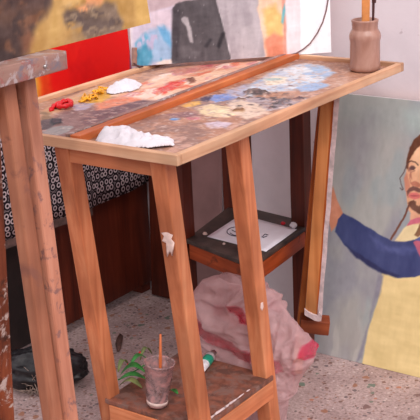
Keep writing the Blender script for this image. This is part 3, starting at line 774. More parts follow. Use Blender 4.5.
WC.poly([(182, 48), (190, 44), (200, 52), (196, 60), (184, 58)], (104, 98, 102), .005, .008, 50, 20, 12, op=.7)
for k in range(26):
    WC.ell(rnd.uniform(176, 260), rnd.uniform(4, 58), .0015, .002, (150, 144, 148), .001, .002, 90, 400 + k, 6, op=.6)
WC.poly([(258, -40), (282, -40), (284, 20), (286, 56), (266, 58), (262, 30), (258, 8)], (232, 196, 168), .003, .006, 40, 21, 14)
WC.poly([(264, 10), (275, 4), (282, 20), (284, 38), (276, 42), (266, 34)], (226, 186, 110), .006, .008, 40, 22, 16, op=.85)
WC.poly([(266, 38), (274, 32), (285, 36), (286, 56), (268, 58)], (226, 140, 112), .005, .008, 40, 23, 18)
WC.poly([(281, -40), (285, -40), (287, 56), (284, 56)], (214, 150, 132), .002, .003, 40, 24, 10)
WC.poly([(284, 4), (281, 22), (283, 24), (286, 10)], (110, 176, 186), .002, .002, 60, 25, 8)
WC.poly([(285, -40), (299, -40), (301, 54), (287, 56)], (230, 218, 222), .002, .003, 40, 26, 8)
WC.poly([(299, -40), (340, -40), (340, 54), (301, 55)], (244, 242, 246), .002, .002, 40, 27, 2)
WC.brush(12, 120, 30, 6); WC.brush(8, 60, 160, 7)
wc = thing('abstract_canvas', 'white canvas with a dark grey apron shape standing on the far tray rails', 'painting', A.lerp(B, .5))
WC.build('canvas', M['paint'], wc, .016); stretcher(WC, wc, .016)
# cord hanging over it
def wc_pt(px, py, off=.004):
    u, v = WC.uv(px, py); return WC.O + WC.eu * u + WC.ev * v + WC.n * off
cp = [wc_pt(*q) for q in ((329, -14), (328, -2), (326, 10), (322.5, 22), (317, 33), (310, 43), (303, 49), (296, 53), (287, 55.5))]
c0 = cp[-1].copy(); tag(make('hanging_cord', tube_bm([p - c0 for p in cp], .0018, 8), M['cord'], None, Matrix.Translation(c0), smooth=True), 'thin brown cord curving down over the right side of the white canvas', 'cord')
# little clamp at its left lower corner
cpz = wc_pt(134.5, 66, .006); cpz.z = H
clampt = thing('wooden_clip', 'small brown wooden clip with a dark hook at left foot of the white canvas', 'clip', cpz)
q0 = wc_pt(134, 63, .010); q1 = wc_pt(134.2, 47, .010); q0.z = H + .004
beam('block', q0, q1, .013, .010, M['trayin'], clampt, .002, tuple(WC.eu))
hk = [wc_pt(133, 62, .019), wc_pt(136, 64.5, .020), wc_pt(139, 67.5, .020), wc_pt(143, 69.5, .020)]
for h_ in hk: h_.z = max(h_.z, H + .0035)
make('hook', tube_bm([h - q0 for h in hk], [.002, .003, .003, .002], 8), M['darkstick'], clampt, Matrix.Translation(q0), smooth=True)

# ================================================================== CLOTH COVERED CHEST with the red canvas
CX = -.962; CZ = .68
ch = thing('wooden_chest', 'dark reddish wooden chest under the ring patterned cloth, left of the table', 'chest', (-1.2, .75, 0))
beam('top_board', (-1.19, .36, CZ - .0135), (-1.19, WY - .006, CZ - .0135), .44, .022, M['chest'], ch, .002, (1, 0, 0))
beam('front_panel', (CX - .012, .845, .03), (CX - .012, .845, CZ - .025), .49, .02, M['chest'], ch, .002, (0, 1, 0))
beam('front_panel', (CX - .02, .48, .03), (CX - .02, .48, CZ - .025), .24, .02, M['nearblack'], ch, .002, (0, 1, 0))  # dark sheet painting in the shade of the chest's open left bay
beam('back_panel', (-1.40, .725, .03), (-1.40, .725, CZ - .025), .70, .02, M['darkwood'], ch, .002, (0, 1, 0))
for x in (CX - .030, -1.38):
    for y in (.39, .615, 1.06): beam('foot', (x, y, 0), (x, y, .14), .045, .045, M['chest'], ch, .003)
# cloth
bm = bmesh.new(); uvl = bm.loops.layers.uv.new('UVMap')
prof = [(-1.385, CZ + .002), (-1.25, CZ + .002), (-1.1, CZ + .002), (CX - .02, CZ + .003), (CX + .006, CZ + .002), (CX + .016, CZ - .012), (CX + .017, .58), (CX + .017, .50), (CX + .018, .42), (CX + .018, .372)]
L = [0]
for a, b in zip(prof[:-1], prof[1:]): L.append(L[-1] + math.hypot(b[0] - a[0], b[1] - a[1]))
NY = 60; rows = []; U_ = {}
for j in range(NY + 1):
    y = .34 + (WY - .012 - .34) * j / NY; r = []
    for i, (x, z) in enumerate(prof):
        w = max(0, (CZ - z)) * .02 * math.sin(y * 26 + 1) + (.004 * math.sin(y * 43) * max(0, CZ - z)); dz = -.006 * math.sin(y * 9) if i == len(prof) - 1 else 0
        v = bm.verts.new((x + max(w, -.004), y, z + dz)); U_[v] = (y, L[i]); r.append(v)
    rows.append(r)
for a, b in zip(rows[:-1], rows[1:]):
    for i in range(len(prof) - 1):
        f = bm.faces.new((a[i], a[i + 1], b[i + 1], b[i]))
        for l in f.loops: l[uvl].uv = U_[l.vert]
cloth = make('patterned_cloth', bm, M['cloth'], None, None, smooth=True, solid=.002)
tag(cloth, 'black cloth printed with white rings draped over the dark chest', 'cloth')
bm = bmesh.new(); prev = None
for j in range(NY + 1):
    y = .34 + (WY - .012 - .34) * j / NY; x, z = prof[-1]
    w = max(0, (CZ - z)) * .02 * math.sin(y * 26 + 1) + .004 * math.sin(y * 43) * max(0, CZ - z); x += max(w, -.004); z += -.006 * math.sin(y * 9)
    r = [bm.verts.new((x - .0018, y, z + .001)), bm.verts.new((x + .0022, y, z + .001)), bm.verts.new((x + .0022, y, z - .022)), bm.verts.new((x - .0018, y, z - .022))]
    if y > .80: continue
    if prev:
        for k in range(4): bm.faces.new((prev[k], prev[(k + 1) % 4], r[(k + 1) % 4], r[k]))
    else: bm.faces.new(r[::-1])
    prev = r
bm.faces.new(prev)
tag(make('hem', bm, M['hem'], cloth, None, smooth=False), 'plain grey brown hem')

RX = -1.0
e_u = Vector((0, 1, 0)); e_v = Vector((-.05, 0, 1)).normalized()
a = U(34, 100, 'x', RX); b = U(131, 68, 'x', RX)
RC = Surface((RX + .004, a.y - .07, CZ + .0045), e_u, e_v, b.y - a.y + .07, .33, .004)
RC.base((236, 14, 8)); RC.blotch((222, 6, 8), 8, .5, .15, 2, .8); RC.blotch((240, 30, 14), 12, .55, .1, 5, .6)
RC.poly([(20, 60), (37, 60), (43, 80), (45, 110), (20, 120)], (232, 132, 40), .012, .006, 30, 7, 16)
RC.poly([(40, 60), (48, 60), (54, 110), (42, 112)], (226, 70, 20), .012, .008, 30, 8, 14, op=.8)
RC.poly([(34, 60), (36, 60), (38, 112), (34, 114)], (228, 170, 80), .005, .004, 30, 9, 14)
RC.poly([(129.0, 20), (134, 20), (134, 80), (129.8, 80)], (150, 70, 100), .002, .001, 30, 10, 6)
rc = thing('red_canvas', 'plain bright red canvas with an orange left strip behind the tray', 'painting', (RX, a.lerp(b, .5).y, CZ + .004))
RC.build('canvas', M['paint'], rc, .016, (150, 60, 80)); stretcher(RC, rc, .016)

# ================================================================== FOREGROUND EASEL
ea = thing('painting_easel', 'worn wooden easel at left holding the brown and ochre canvas', 'easel', (.03, -.4, 0))
zb = 1.108
ye = U(67.5, 57, 'x', .035).y
beam('ledge', (.012, -1.02, zb - .0145), (.012, ye, zb - .0145), .030, .045, M['ledge'], ea, .002, (0, 0, 1))
q = U(45, 66.5, 'x', .0351)
make('screw', lathe_bm([(0, .003), (.003, .0025), (.0035, 0), (.0035, -.004), (0, -.004)], 12), M['metal'], ea, Matrix.Translation(q) @ Matrix.Rotation(math.pi / 2, 4, 'Y'), smooth=True)
def legpx(name, a, b, xa, xb, w, d, mat, zb_=0.0, ztop=None):
    A_ = U(*a, 'x', xa); B_ = U(*b, 'x', xb); k = (B_ - A_)
    B2 = A_ + k * ((zb_ - A_.z) / k.z); T = A_ + k * (((ztop or 1.09) - A_.z) / k.z)
    return sheared(name, T, B2, d, w, mat, ea, .004)
legpx('leg', (26.5, 90), (69, 420), -.005, .03, .027, .023, M['easel2'], 0, 1.074)
legpx('leg', (5, 90), (53, 420), -.012, .02, .028, .025, M['easel'], 0, 1.074)
legpx('leg', (-9, 200), (3, 420), -.20, -.24, .036, .03, M['knotty'], 0, 1.45)
beam('mast', (-.06, -.68, .9), (-.13, -.68, 1.75), .05, .025, M['easel'], ea, .003, (0, 1, 0))
beam('crossbar', (-.022, -.98, 1.04), (-.022, -.36, 1.04), .05, .015, M['easel'], ea, .002, (0, 0, 1))
beam('crossbar', (-.155, -.72, 1.4), (-.155, -.30, 1.4), .04, .015, M['easel'], ea, .002, (0, 0, 1))
legpx('leg', (-190, 90), (-150, 420), -.012, .02, .034, .03, M['easel'], 0, 1.074)
FP = Surface((.0, -1.0, zb + .001), (0, 1, 0), Vector((-.12, 0, 1)).normalized(), 1.0 - .056, .5, .004)
FP.base((176, 136, 76))
FP.blotch((186, 148, 92), 10, .5, .1, 3, .8); FP.blotch((164, 122, 66), 14, .55, .1, 4, .6)
FP.poly([(-300, -60), (58, -60), (52, 4), (40, 20), (34, 34), (26, 54), (22, 64), (-300, 110)], (96, 70, 58), .006, .008, 30, 5, 14)
FP.poly([(-20, 24), (14, 26), (24, 36), (28, 54), (20, 66), (-20, 74)], (72, 54, 50), .012, .012, 20, 6, 10)
FP.poly([(-20, -20), (52, -20), (46, 6), (30, 9), (-20, 8)], (78, 58, 54), .012, .012, 20, 7, 10)
FP.poly([(20, 36), (30, 30), (34, 40), (27, 52), (22, 50)], (136, 88, 64), .008, .008, 40, 8, 14, op=.7)
FP.poly([(50, 8), (58, 6), (62, 30), (56, 44), (48, 36)], (198, 160, 96), .01, .01, 30, 41, 10, op=.7)
FP.poly([(63, 16), (68, 10), (80, 10), (94, 8), (106, 2), (114, 4), (118, 14), (124, 24), (122, 32), (110, 34), (98, 38), (86, 40), (80, 34), (84, 26), (76, 20), (66, 22)], (120, 100, 84), .005, .010, 30, 9, 18, (30, 80))
FP.poly([(64, 18), (72, 12), (90, 16), (108, 18), (118, 24), (110, 32), (92, 34), (84, 26), (72, 22)], (98, 82, 74), .006, .01, 40, 10, 16, (30, 90))
FP.poly([(76, 8), (86, 2), (90, -20), (104, -20), (102, 2), (98, 6), (88, 10), (80, 12)], (214, 150, 104), .003, .005, 40, 11, 12)
FP.poly([(62, -20), (86, -20), (80, 4), (70, 8), (62, 4)], (204, 164, 104), .004, .005, 40, 12, 12)
FP.poly([(134, -20), (150, -20), (150, 24), (136, 26)], (208, 168, 96), .006, .006, 30, 14, 10, op=.7)
FP.poly([(74, 28), (84, 38), (78, 46), (66, 42)], (150, 124, 92), .008, .01, 30, 15, 12, op=.6)
sw = FP.mask([(62, 14), (80, 4), (116, 2), (126, 26), (110, 36), (84, 42), (74, 30)], .008, .01, 30, 60)
FP.blotch((150, 128, 104), 50, .54, .06, 71, .8, 10, 120, sw); FP.blotch((84, 70, 66), 44, .56, .06, 72, .8, 10, 110, sw)
dk = FP.mask([(-300, -60), (54, -60), (50, 4), (32, 34), (22, 64), (-300, 110)], .01, .01, 20, 61)
FP.blotch((124, 84, 62), 22, .54, .08, 73, .7, 10, 40, dk); FP.blotch((60, 48, 48), 26, .56, .08, 74, .7, 8, 30, dk)
FP.brush(12, 50, 160, 8); FP.brush(8, 160, 60, 9)
fp = thing('ochre_canvas', 'brown and ochre canvas held by the easel in the upper left', 'painting', (0, -.5, zb + .001))
FP.build('canvas', M['paint'], fp, .016, (206, 190, 160)); stretcher(FP, fp, .016)

# ================================================================== REAR STAND WITH DRAWING
st = thing('side_stand', 'dark red wooden stand with a grimy shelf under the far end of the table', 'stand', (-.38, .77, 0))
ZT = .40
posts = {'FL': (-.494, .655), 'BL': (-.520, .93), 'BR': (-.268, .885), 'FR': (-.266, .614)}
for k, (x, y) in posts.items():
    beam('post', (x, y, 0), (x, y, .824), .03 if k == 'FR' else .042, .03 if k == 'FR' else .042, M['darkwood'] if k != 'FL' else M['chest'], st, .002)
cs = [Vector(U(px, py, 'z', ZT)) for px, py in ((186, 239), (228, 208), (300, 224), (252, 265))]
cs[1] = Vector((-.535, .945, ZT)); cs[2] = Vector((-.250, .905, ZT))
cc = sum(cs, Vector()) / 4; bm = bmesh.new()
tp = [bm.verts.new(v - cc) for v in cs]; bt_ = [bm.verts.new(v - cc - Vector((0, 0, .012))) for v in cs]
bm.faces.new(tp); bm.faces.new(bt_[::-1])
for i in range(4): bm.faces.new((tp[i], bt_[i], bt_[(i + 1) % 4], tp[(i + 1) % 4]))
make('shelf', bm, M['stooltop'], st, Matrix.Translation(cc), bevel=.002)
def inn(a, t=.014): return a + (cc - a).normalized() * t
for i, j, m_ in ((0, 3, 'stoolrail'), (3, 2, 'stoolrail'), (0, 1, 'darkwood'), (1, 2, 'darkwood')):
    a_, b_ = inn(cs[i]), inn(cs[j]); a_.z = b_.z = ZT - .034
    beam('rail', a_, b_, .042, .018, M[m_], st, .002, (0, 0, 1))
# drawing
dq = [U(px, py, 'z', ZT + .0006) for px, py in ((207, 237), (241, 215), (297, 230), (266, 252))]; dc = sum(dq, Vector()) / 4
bm = bmesh.new(); N = 10; g = []
for j in range(N + 1):
    for i in range(N + 1):
        p = dq[0].lerp(dq[1], i / N).lerp(dq[3].lerp(dq[2], i / N), j / N) - dc
        p.z += .0009 + .004 * max(0, (i + j) / (2 * N) - .8) ; g.append(bm.verts.new(p))
for j in range(N):
    for i in range(N): bm.faces.new((g[j * (N + 1) + i], g[j * (N + 1) + i + 1], g[(j + 1) * (N + 1) + i + 1], g[(j + 1) * (N + 1) + i]))
dr = thing('drawing_sheet', 'white sheet with a few pen lines lying on the dark stand shelf', 'paper', (dc.x, dc.y, ZT))
make('sheet', bm, M['paper'], dr, Matrix.Translation(dc), smooth=True, solid=.0006)
for k, pl in enumerate(([(237 + 10 * math.cos(a * .1), 231.5 - 4.6 * math.sin(a * .1)) for a in range(10, 56)], [(230 + a * .5, 233 + 2.4 * math.sin(a * .13)) for a in range(0, 24)], [(262, 237), (265, 234), (268, 235)], [(263, 237.5), (267, 236)], [(232, 230), (236, 232)])):
    P = [U(px, py, 'z', ZT + .0028) for px, py in pl]; c0 = P[0].copy()
    make('pen_line', tube_bm([p - c0 for p in P], .0011, 6), M['ink'], dr, Matrix.Translation(c0))
def lump(name, px, py, z, r, mat, label, cat, seed, sq=(1, 1, .7)):
    c = U(px, py, 'z', z); bm = bmesh.new(); bmesh.ops.create_icosphere(bm, subdivisions=3, radius=r)
    for v in bm.verts:
        n = mnoise.noise(v.co / r * 1.4 + Vector((seed, 0, 0))); v.co *= 1 + .35 * n; v.co = Vector((v.co.x * sq[0], v.co.y * sq[1], v.co.z * sq[2]))
    mz = min(v.co.z for v in bm.verts)
    for v in bm.verts: v.co.z -= mz
    return tag(make(name, bm, mat, None, Matrix.Translation(c), smooth=True), label, cat)
lump('paper_scrap', 293.5, 228.5, ZT + .001, .010, M['tissue'], 'crumpled white scrap by the dark post at the drawing corner', 'paper scrap', 2, (1, .8, .9))
lump('paint_crumb', 283, 225, ZT + .001, .006, M['red'], 'tiny red crumb on the dark stand shelf above the drawing', 'paint crumb', 4)
lump('paint_crumb', 205, 235, ZT + .001, .006, M['whitewood'], 'pale crumb at the left corner of the drawing sheet', 'paint crumb', 6)
lump('paint_crumb', 224, 245, ZT + .001, .004, M['whitewood'], 'pale speck below the drawing sheet near the front shelf edge', 'paint crumb', 8)
# mauve board on the wall behind the stand
bq = [U(px, py, 'y', 1.06) for px, py in ((182, 150), (222, 150))]
bd = beam('leaning_board', ((bq[0].x + bq[1].x) / 2, 1.02, 0.0), ((bq[0].x + bq[1].x) / 2, 1.075, .72), bq[1].x - bq[0].x - .002, .012, M['board'], None, .002, (1, 0, 0))
bd.location.z += .003
tag(bd, 'dull mauve board leaning on the wall behind the dark stand', 'board')

bd2 = beam('dark_board', (-.870, 1.045, .004), (-.870, 1.084, .74), .125, .012, M['darkwood'], None, .002, (1, 0, 0))
tag(bd2, 'dark red brown board leaning on the wall between the chest and the mauve board', 'board')
# narrow canvas seen edge on, and the post with the ledge carrying it
sp = thing('easel_post', 'bright orange upright with a brown ledge block, right of the dark stand', 'easel', (-.17, .715, 0))
T_ = U(322, 120, 'y', .80); B_ = U(301.5, 326, 'y', .80)
k_ = (B_ - T_); Bf = T_ + k_ * ((0 - T_.z) / k_.z); Tf = T_ + k_ * ((.80 - T_.z) / k_.z)
beam('upright', Bf, Tf, .026, .028, M['strut'], sp, .002, (.85, .5, 0))
la = U(300, 322.5, 'y', .755); lb = U(329, 325.5, 'y', .795)
beam('ledge_block', la, lb, .038, .05, M['block'], sp, .002, (0, 0, 1))
nc = thing('narrow_canvas', 'narrow stretched canvas seen edge on with frayed white cloth, left of the portrait', 'painting', U(314, 318, 'y', .72))
yv = .715
def strip(name, tl, tr, bl, br, mat, y, depth, fr=0, seed=0):
    """upright slab whose camera-side face has the given corners; it runs back by `depth` along the canvas"""
    dv = Vector((-.50, .86, 0)) * depth; n = 16; bm = bmesh.new(); c0 = U(*bl, 'y', y); R = []
    for i in range(n + 1):
        t = i / n; w1 = (mnoise.noise(Vector((t * 9, seed, 0))) * fr); w2 = (mnoise.noise(Vector((t * 9, seed + 5, 0))) * fr)
        a = U(tl[0] + (bl[0] - tl[0]) * t + w1, tl[1] + (bl[1] - tl[1]) * t, 'y', y) - c0; b = U(tr[0] + (br[0] - tr[0]) * t + w2, tr[1] + (br[1] - tr[1]) * t, 'y', y) - c0
        R.append([bm.verts.new(p) for p in (a, b, b + dv, a + dv)])
    for p, q in zip(R[:-1], R[1:]):
        for i in range(4): bm.faces.new((p[i], p[(i + 1) % 4], q[(i + 1) % 4], q[i]))
    bm.faces.new(R[0]); bm.faces.new(R[-1][::-1])
    return make(name, bm, mat, nc, Matrix.Translation(c0))
strip('stretcher_bar', (321, 97), (332.5, 93), (305, 313), (316, 317), M['stretch'], yv, .05, .25, 1)
strip('canvas_back', (331, 96), (335.6, 94), (312, 316.2), (318.2, 318), M['strut'], yv + .004, .14, .2, 3)
strip('canvas', (334.6, 95), (340.0, 93), (317.2, 318.6), (321.2, 321.2), M['white'], yv + .002, .15, .8, 2)
# frayed canvas fold at the foot
bm = bmesh.new(); fr = [(304.5, 309), (304.5, 315), (307, 316.5), (310, 318), (314, 320.5), (318, 321.5), (321, 321.2), (322, 316), (319, 312), (317.5, 316), (313, 314.5), (308, 312)]
P = [U(px, py, 'y', yv - .006) for px, py in fr]; c0 = P[0].copy()
f1 = [bm.verts.new(p - c0) for p in P]; f2 = [bm.verts.new(p - c0 + Vector((-.004, .007, 0))) for p in P]
bm.faces.new(f1); bm.faces.new(f2[::-1])
for i in range(len(P)): bm.faces.new((f1[i], f2[i], f2[(i + 1) % len(P)], f1[(i + 1) % len(P)]))
make('frayed_fold', bm, M['white'], nc, Matrix.Translation(c0))

# ================================================================== PLASTIC BAG
bg_y = .488
by_ = bg_y - .05
def edge(L): return [(max(0, q.z), q.x) for q in (U(px, py, 'y', bg_y) for px, py in L)]
out_L = [(-.01, -.30), (.06, -.335), (.15, -.350)] + edge([(193.5, 316), (194, 303), (199, 290), (208, 280), (222, 277.5)])
out_R = sorted([(-.01, -.10), (.02, -.098)] + edge([(284, 404), (294, 391), (300, 374), (311, 364), (312, 353), (298, 328), (284, 308), (270, 291), (257, 282)]))
ZTOP = min(out_L[-1][0], out_R[-1][0]) + .004
rb = random.Random(5); bm = bmesh.new(); NZ, NA = 120, 220; rings = []
def fold(p):
    """long thin creases running mostly up and down, plus a few across"""
    s_ = 0
    for f_, am, st in ((7, .50, .35), (13, .48, .5), (27, .30, .6), (50, .12, .7)):
        d = Vector((mnoise.noise(p * 5), mnoise.noise(p * 5 + Vector((9, 0, 0))), mnoise.noise(p * 5 + Vector((0, 9, 0))))) * .10
        q = p + d; w_ = Vector(((q.x + q.z * .35) * f_, q.y * f_, (q.z - q.x * .3) * f_ * st))
        s_ += am * (1 - 3.2 * abs(mnoise.noise(w_)))
    return s_
for j in range(NZ + 1):
    z = ZTOP * j / NZ; xl = np.interp(z, *zip(*out_L)); xr = np.interp(z, *zip(*out_R)); cx = (xl + xr) / 2; hw = (xr - xl) / 2
    th = .060 * (1 - (z / (ZTOP + .03)) ** 3) * min(1, .6 + z / .1); ring = []
    for k in range(NA):
        a_ = 2 * math.pi * k / NA; ca, sa = math.cos(a_), math.sin(a_)
        x = cx + hw * math.copysign(abs(ca) ** .85, ca); y = bg_y + th * math.copysign(abs(sa) ** .85, sa)
        e = .027 * fold(Vector((x, y, z))) * min(1, .2 + z / .04)
        ring.append(bm.verts.new((x + ca * e * .35, y + sa * e * 1.3, max(.002, z + .1 * e))))
    rings.append(ring)
for r0, r1 in zip(rings[:-1], rings[1:]):
    for k in range(NA): bm.faces.new((r0[k], r0[(k + 1) % NA], r1[(k + 1) % NA], r1[k]))
bm.faces.new(rings[0][::-1])
# gathered mouth closes on itself
top = rings[-1]; cz_ = Vector(((xl + xr) / 2, bg_y, ZTOP - .01))
mid = [bm.verts.new(v.co.lerp(cz_, .75) - Vector((0, 0, .012))) for v in top]
for k in range(NA): bm.faces.new((top[k], top[(k + 1) % NA], mid[(k + 1) % NA], mid[k]))
bm.faces.new(mid)
V = np.array([v.co for v in bm.verts]); c0 = Vector((-.19, bg_y, 0))
for v in bm.verts: v.co -= c0
bag = make('plastic_bag', bm, M['bag'], None, Matrix.Translation(c0), smooth=True)
Q = V[:, [0, 2]]; Qw = Q + .012 * np.stack([fbm(Q[:, 0] * 20, Q[:, 1] * 20, 3) - .5, fbm(Q[:, 0] * 20, Q[:, 1] * 20, 9) - .5], 1)
cb = np.ones((len(Q), 3)) * np.array((230, 188, 190)); cb += (fbm(Q[:, 0] * 25, Q[:, 1] * 25, 4)[:, None] - .5) * 40
def bz(L): return [(q.x, q.z) for q in (U(px, py, 'y', bg_y - .05) for px, py in L)]
for L, c in (([(193, 317), (202, 322), (222, 336), (240, 345), (256, 350), (256, 359), (236, 354), (214, 341), (193, 330)], (196, 24, 56)), ([(228, 304), (236, 306), (250, 318), (258, 324), (258, 331), (244, 321), (231, 311)], (196, 24, 56)),
             ([(272, 301), (280, 307), (296, 325), (293, 330), (284, 326), (275, 312)], (206, 30, 62)), ([(295, 351), (305, 349), (314, 340), (315, 362), (306, 368), (297, 362)], (236, 50, 100)),
             ([(268, 352), (276, 358), (284, 370), (276, 372), (266, 360)], (214, 90, 110)), ([(266, 378), (274, 384), (272, 398), (262, 394)], (206, 70, 92))):
    d = sdf(Qw, bz(L)); m_ = np.clip(.5 - d / .005, 0, 1)[:, None]; cb = cb * (1 - m_) + np.array(c) * m_
set_cols(bag, nlin(cb)); tag(bag, 'crumpled pinkish white plastic bag with red print on the floor behind the table', 'bag')

# ================================================================== LOW SHELF THINGS
cupc = U(154, 408, 'z', ZS); cz0 = ZS + .0015
tilt = Matrix.Translation((cupc.x, cupc.y + .012, cz0)) @ Matrix.Rotation(math.radians(7), 4, Vector((.57, -.8, 0)).cross(Vector((0, 0, 1))) * 0 + Vector((.59, -.80, 0)))
tilt = Matrix.Translation((cupc.x, cupc.y + .012, cz0 + .0024)) @ Matrix.Rotation(math.radians(6), 4, Vector((-.58, .81, 0)))
cup = thing('plastic_cup', 'clear plastic cup smeared inside with paint on the low shelf', 'cup', (cupc.x, cupc.y + .012, ZS))
make('cup_body', lathe_bm([(0, .004), (.017, .004), (.019, 0), (.0225, 0), (.0235, .004), (.024, .010), (.0335, .100), (.035, .101), (.035, .104), (.033, .104), (.032, .100), (.0225, .011), (.0, .008)], 36), M['cup'], cup, tilt, smooth=True)
o = make('base_ring', lathe_bm([(.0195, .0045), (.0238, .0045), (.0245, .013), (.0215, .0125), (.0195, .0045)], 30), M['whitewood'], cup, tilt, smooth=True); o['label'] = 'thick whitish base ring'
br = thing('paint_brush', 'thin orange handled brush standing in the smeared plastic cup', 'brush', (cupc.x, cupc.y + .012, ZS + .014))
b0 = tilt @ Vector((.004, .004, .016)); b1 = U(160.5, 334, 'y', cupc.y + .03)
make('handle', tube_bm([Vector(), (b1 - b0) * .6, b1 - b0], [.003, .0036, .0024], 10), M['orangestick'], br, Matrix.Translation(b0), smooth=True)
make('bristles', tube_bm([(0, 0, 0), (b0 - b1).normalized() * .010], [.003, .0015], 8), M['black'], br, Matrix.Translation(b0), smooth=True)
# paint tube
t0 = U(196, 375, 'z', ZS + .012); t1 = U(213, 354, 'z', ZS + .012)
tu = thing('paint_tube', 'white paint tube with a teal band lying behind the front right leg', 'paint tube', (t0.x, t0.y, ZS))
ax = (t1 - t0); La = ax.length; ax.normalize(); sx = Vector((0, 0, 1)).cross(ax).normalized(); uz = ax.cross(sx)
W_ = Matrix(((sx.x, uz.x, ax.x, t0.x), (sx.y, uz.y, ax.y, t0.y), (sx.z, uz.z, ax.z, t0.z + .0015), (0, 0, 0, 1)))
def tube_sec(z0, z1, f0, f1, e=0, n=24, steps=6):
    bm = bmesh.new(); R = []
    for i in range(steps + 1):
        t = z0 + (z1 - z0) * i / steps; fl = min(1, max(.12, t / (La * .55) + .12)); w = .0155 - .003 * fl
        R.append([bm.verts.new(((w + e) * math.cos(6.28318 * k / n), (.012 * fl + e) * math.sin(6.28318 * k / n), t)) for k in range(n)])
    for a, b in zip(R[:-1], R[1:]):
        for k in range(n): bm.faces.new((a[k], a[(k + 1) % n], b[(k + 1) % n], b[k]))
    bm.faces.new(R[0][::-1]); bm.faces.new(R[-1]); return bm
make('tube_body', tube_sec(0, La * .84, 0, 1), M['tubewhite'], tu, W_, smooth=True)
o = make('label_band', tube_sec(La * .50, La * .74, 0, 1, .0006), M['teal'], tu, W_, smooth=True); o['label'] = 'teal green band'
make('cap', lathe_bm([(0, La * .84), (.012, La * .841), (.0075, La * .88), (.0085, La * .89), (.008, La * 1.04), (0, La * 1.04)], 20), M['metal'], tu, W_, smooth=True)
# artificial sprig
sg = thing('leafy_sprig', 'green leafy sprig with small red buds on the low shelf behind the cup', 'plant', U(140, 375, 'z', ZS))
zz = ZS + .004
stm = [U(px, py, 'z', zz + dz) for px, py, dz in ((118, 380, 0), (128, 375, .006), (140, 368, .008), (152, 360, .01))]
make('stem', tube_bm([p - stm[0] for p in stm], .0016, 8), M['green'], sg, Matrix.Translation(stm[0]), smooth=True)
def leaf(p0, p1, w, mat, arch=.012):
    a = U(*p0, 'z', zz + .003); b = U(*p1, 'z', zz + .004); d = b - a; s = Vector((0, 0, 1)).cross(d).normalized(); bm = bmesh.new(); R = []
    for i in range(9):
        t = i / 8; ww = w * math.sin(math.pi * min(1, t * .93 + .04)) ** .8; c = a + d * t + Vector((0, 0, arch * math.sin(math.pi * t))) - a
        R.append([bm.verts.new(c - s * ww + Vector((0, 0, ww * .3))), bm.verts.new(c), bm.verts.new(c + s * ww + Vector((0, 0, ww * .3)))])
    for q, r in zip(R[:-1], R[1:]):
        for k in range(2): bm.faces.new((q[k], q[k + 1], r[k + 1], r[k]))
    make('leaf', bm, mat, sg, Matrix.Translation(a), smooth=True, solid=.0012)
leaf((121, 374), (146, 373), .013, M['green'], .02); leaf((119, 380), (146, 379), .011, M['green'], .012); leaf((120, 385), (142, 388), .010, M['olive'], .016)
leaf((130, 366), (148, 360), .008, M['green'], .02); leaf((140, 360), (152, 354), .006, M['olive'], .024); leaf((118, 372), (128, 364), .007, M['olive'], .02); leaf((170, 390), (178, 394), .006, M['green'], .004)
for px, py, r in ((121, 363, .005), (140, 353, .004), (128, 365, .003)):
    c = U(px, py, 'z', zz + .006); bm = bmesh.new(); bmesh.ops.create_icosphere(bm, subdivisions=2, radius=r)
    for v in bm.verts: v.co.z *= 1.3
    b_ = make('bud', bm, M['red'], sg, Matrix.Translation(c), smooth=True); b_['label'] = 'small red bud'

# ================================================================== FLOOR CLUTTER
def blob_bag(name, c, s, mat, label, cat, seed):
    bm = bmesh.new(); bmesh.ops.create_icosphere(bm, subdivisions=5, radius=1)
    for v in bm.verts:
        n = 0
        for f_, a_ in ((1.6, .3), (3.6, .2), (8, .08)): n += a_ * (1 - 2 * abs(mnoise.noise(v.co * f_ + Vector((seed, 0, 0)))))
        v.co *= .85 + n * .5; v.co = Vector((v.co.x * s[0], v.co.y * s[1], max(v.co.z, -.8) * s[2] + .8 * s[2]))
    return tag(make(name, bm, mat, None, Matrix.Translation(Vector(c)) @ Matrix.Rotation(.55, 4, 'Z'), smooth=True), label, cat)
blob_bag('black_sack', (-.80, .39, 0), (.12, .07, .06), M['black'], 'black crumpled sack on the floor behind the easel legs', 'sack', 3)
tw = bmesh.new(); r2 = random.Random(12); c0 = U(38, 394, 'z', 0)
for k in range(26):
    a_ = r2.uniform(0, 6.28); l = r2.uniform(.05, .12); e = r2.uniform(.5, 1.4); p = Vector((r2.uniform(-.02, .02), r2.uniform(-.02, .02), .003)); P = [p]
    for i in range(4):
        p = p + Vector((math.cos(a_) * math.cos(e), math.sin(a_) * math.cos(e), math.sin(e))) * l / 4; e -= r2.uniform(.0, .45); a_ += r2.uniform(-.3, .3); p.z = max(p.z, .003); P.append(p)
    tube_bm(P, [.0013, .0012, .001, .0008, .0005], 5, True, tw)
tag(make('dry_twigs', tw, M['straw'], None, Matrix.Translation(c0), smooth=True), 'small tuft of pale dry twigs on the floor behind the easel legs', 'twigs')
s0 = U(10, 326, 'x', -.90); s1 = U(28, 321, 'x', -.86)
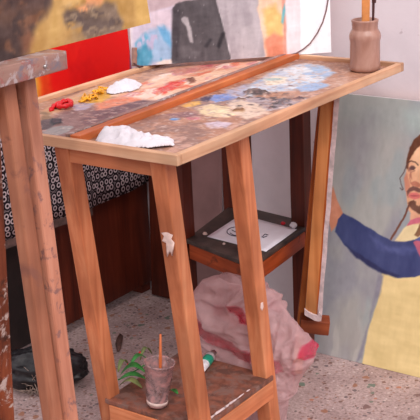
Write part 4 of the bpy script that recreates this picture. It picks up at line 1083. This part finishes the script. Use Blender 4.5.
# dry leaf on the floor
lp = [U(px, py, 'z', .002) for px, py in ((117, 352), (115.5, 345), (117, 338), (120, 335), (123, 336), (122.5, 343), (121, 349), (119, 353))]; c0 = sum(lp, Vector()) / 8
bm = bmesh.new(); f1 = [bm.verts.new(p - c0 + Vector((0, 0, .004 * (i % 2)))) for i, p in enumerate(lp)]; ce = bm.verts.new((0, 0, .001))
for i in range(8): bm.faces.new((f1[i], f1[(i + 1) % 8], ce))
tag(make('dry_leaf', bm, M['brownleaf'], None, Matrix.Translation(c0 + Vector((0, 0, .001))), smooth=True, solid=.001), 'dark brown dry leaf on the floor beside the front left leg', 'leaf')

# ================================================================== LIGHT
w = bpy.data.worlds.new('World'); scene.world = w; w.use_nodes = True; nt = w.node_tree; nt.nodes.clear()
bgn = nt.nodes.new('ShaderNodeBackground'); wo = nt.nodes.new('ShaderNodeOutputWorld'); nt.links.new(bgn.outputs[0], wo.inputs[0])
tc = nt.nodes.new('ShaderNodeTexCoord'); sp_ = nt.nodes.new('ShaderNodeSeparateXYZ'); nt.links.new(tc.outputs['Generated'], sp_.inputs[0])
rr = ramp(nt, [(0.0, (70, 58, 56)), (0.50, (104, 92, 92)), (0.68, (238, 230, 234)), (1.0, (255, 250, 252))])
mr = nt.nodes.new('ShaderNodeMapRange'); mr.inputs[1].default_value = -1; mr.inputs[2].default_value = 1
nt.links.new(sp_.outputs[2], mr.inputs[0]); nt.links.new(mr.outputs[0], rr.inputs[0]); nt.links.new(rr.outputs[0], bgn.inputs[0]); bgn.inputs[1].default_value = .95
sd = bpy.data.lights.new('sky_sun', 'SUN'); sd.energy = 2.0; sd.angle = math.radians(50); sd.color = (1, .97, .95)
so = bpy.data.objects.new('sky_sun', sd); COL.objects.link(so)
so.rotation_euler = Vector((-.78, .52, -.90)).to_track_quat('-Z', 'Y').to_euler()

# ================================================================== CAMERA
cd = bpy.data.cameras.new('camera'); co = bpy.data.objects.new('camera', cd); COL.objects.link(co)
cd.sensor_width = 36; cd.sensor_fit = 'HORIZONTAL'; cd.lens = FPX / 420 * 36; cd.clip_start = .02
co.matrix_world = Matrix(((RT[0], UP[0], -FW[0], CP[0]), (RT[1], UP[1], -FW[1], CP[1]), (RT[2], UP[2], -FW[2], CP[2]), (0, 0, 0, 1)))
scene.camera = co
vs = scene.view_settings; scene.display_settings.display_device = 'sRGB'
vs.view_transform = 'Standard'; vs.look = 'None'; vs.gamma = 1; vs.use_curve_mapping = False; vs.exposure = 0.45
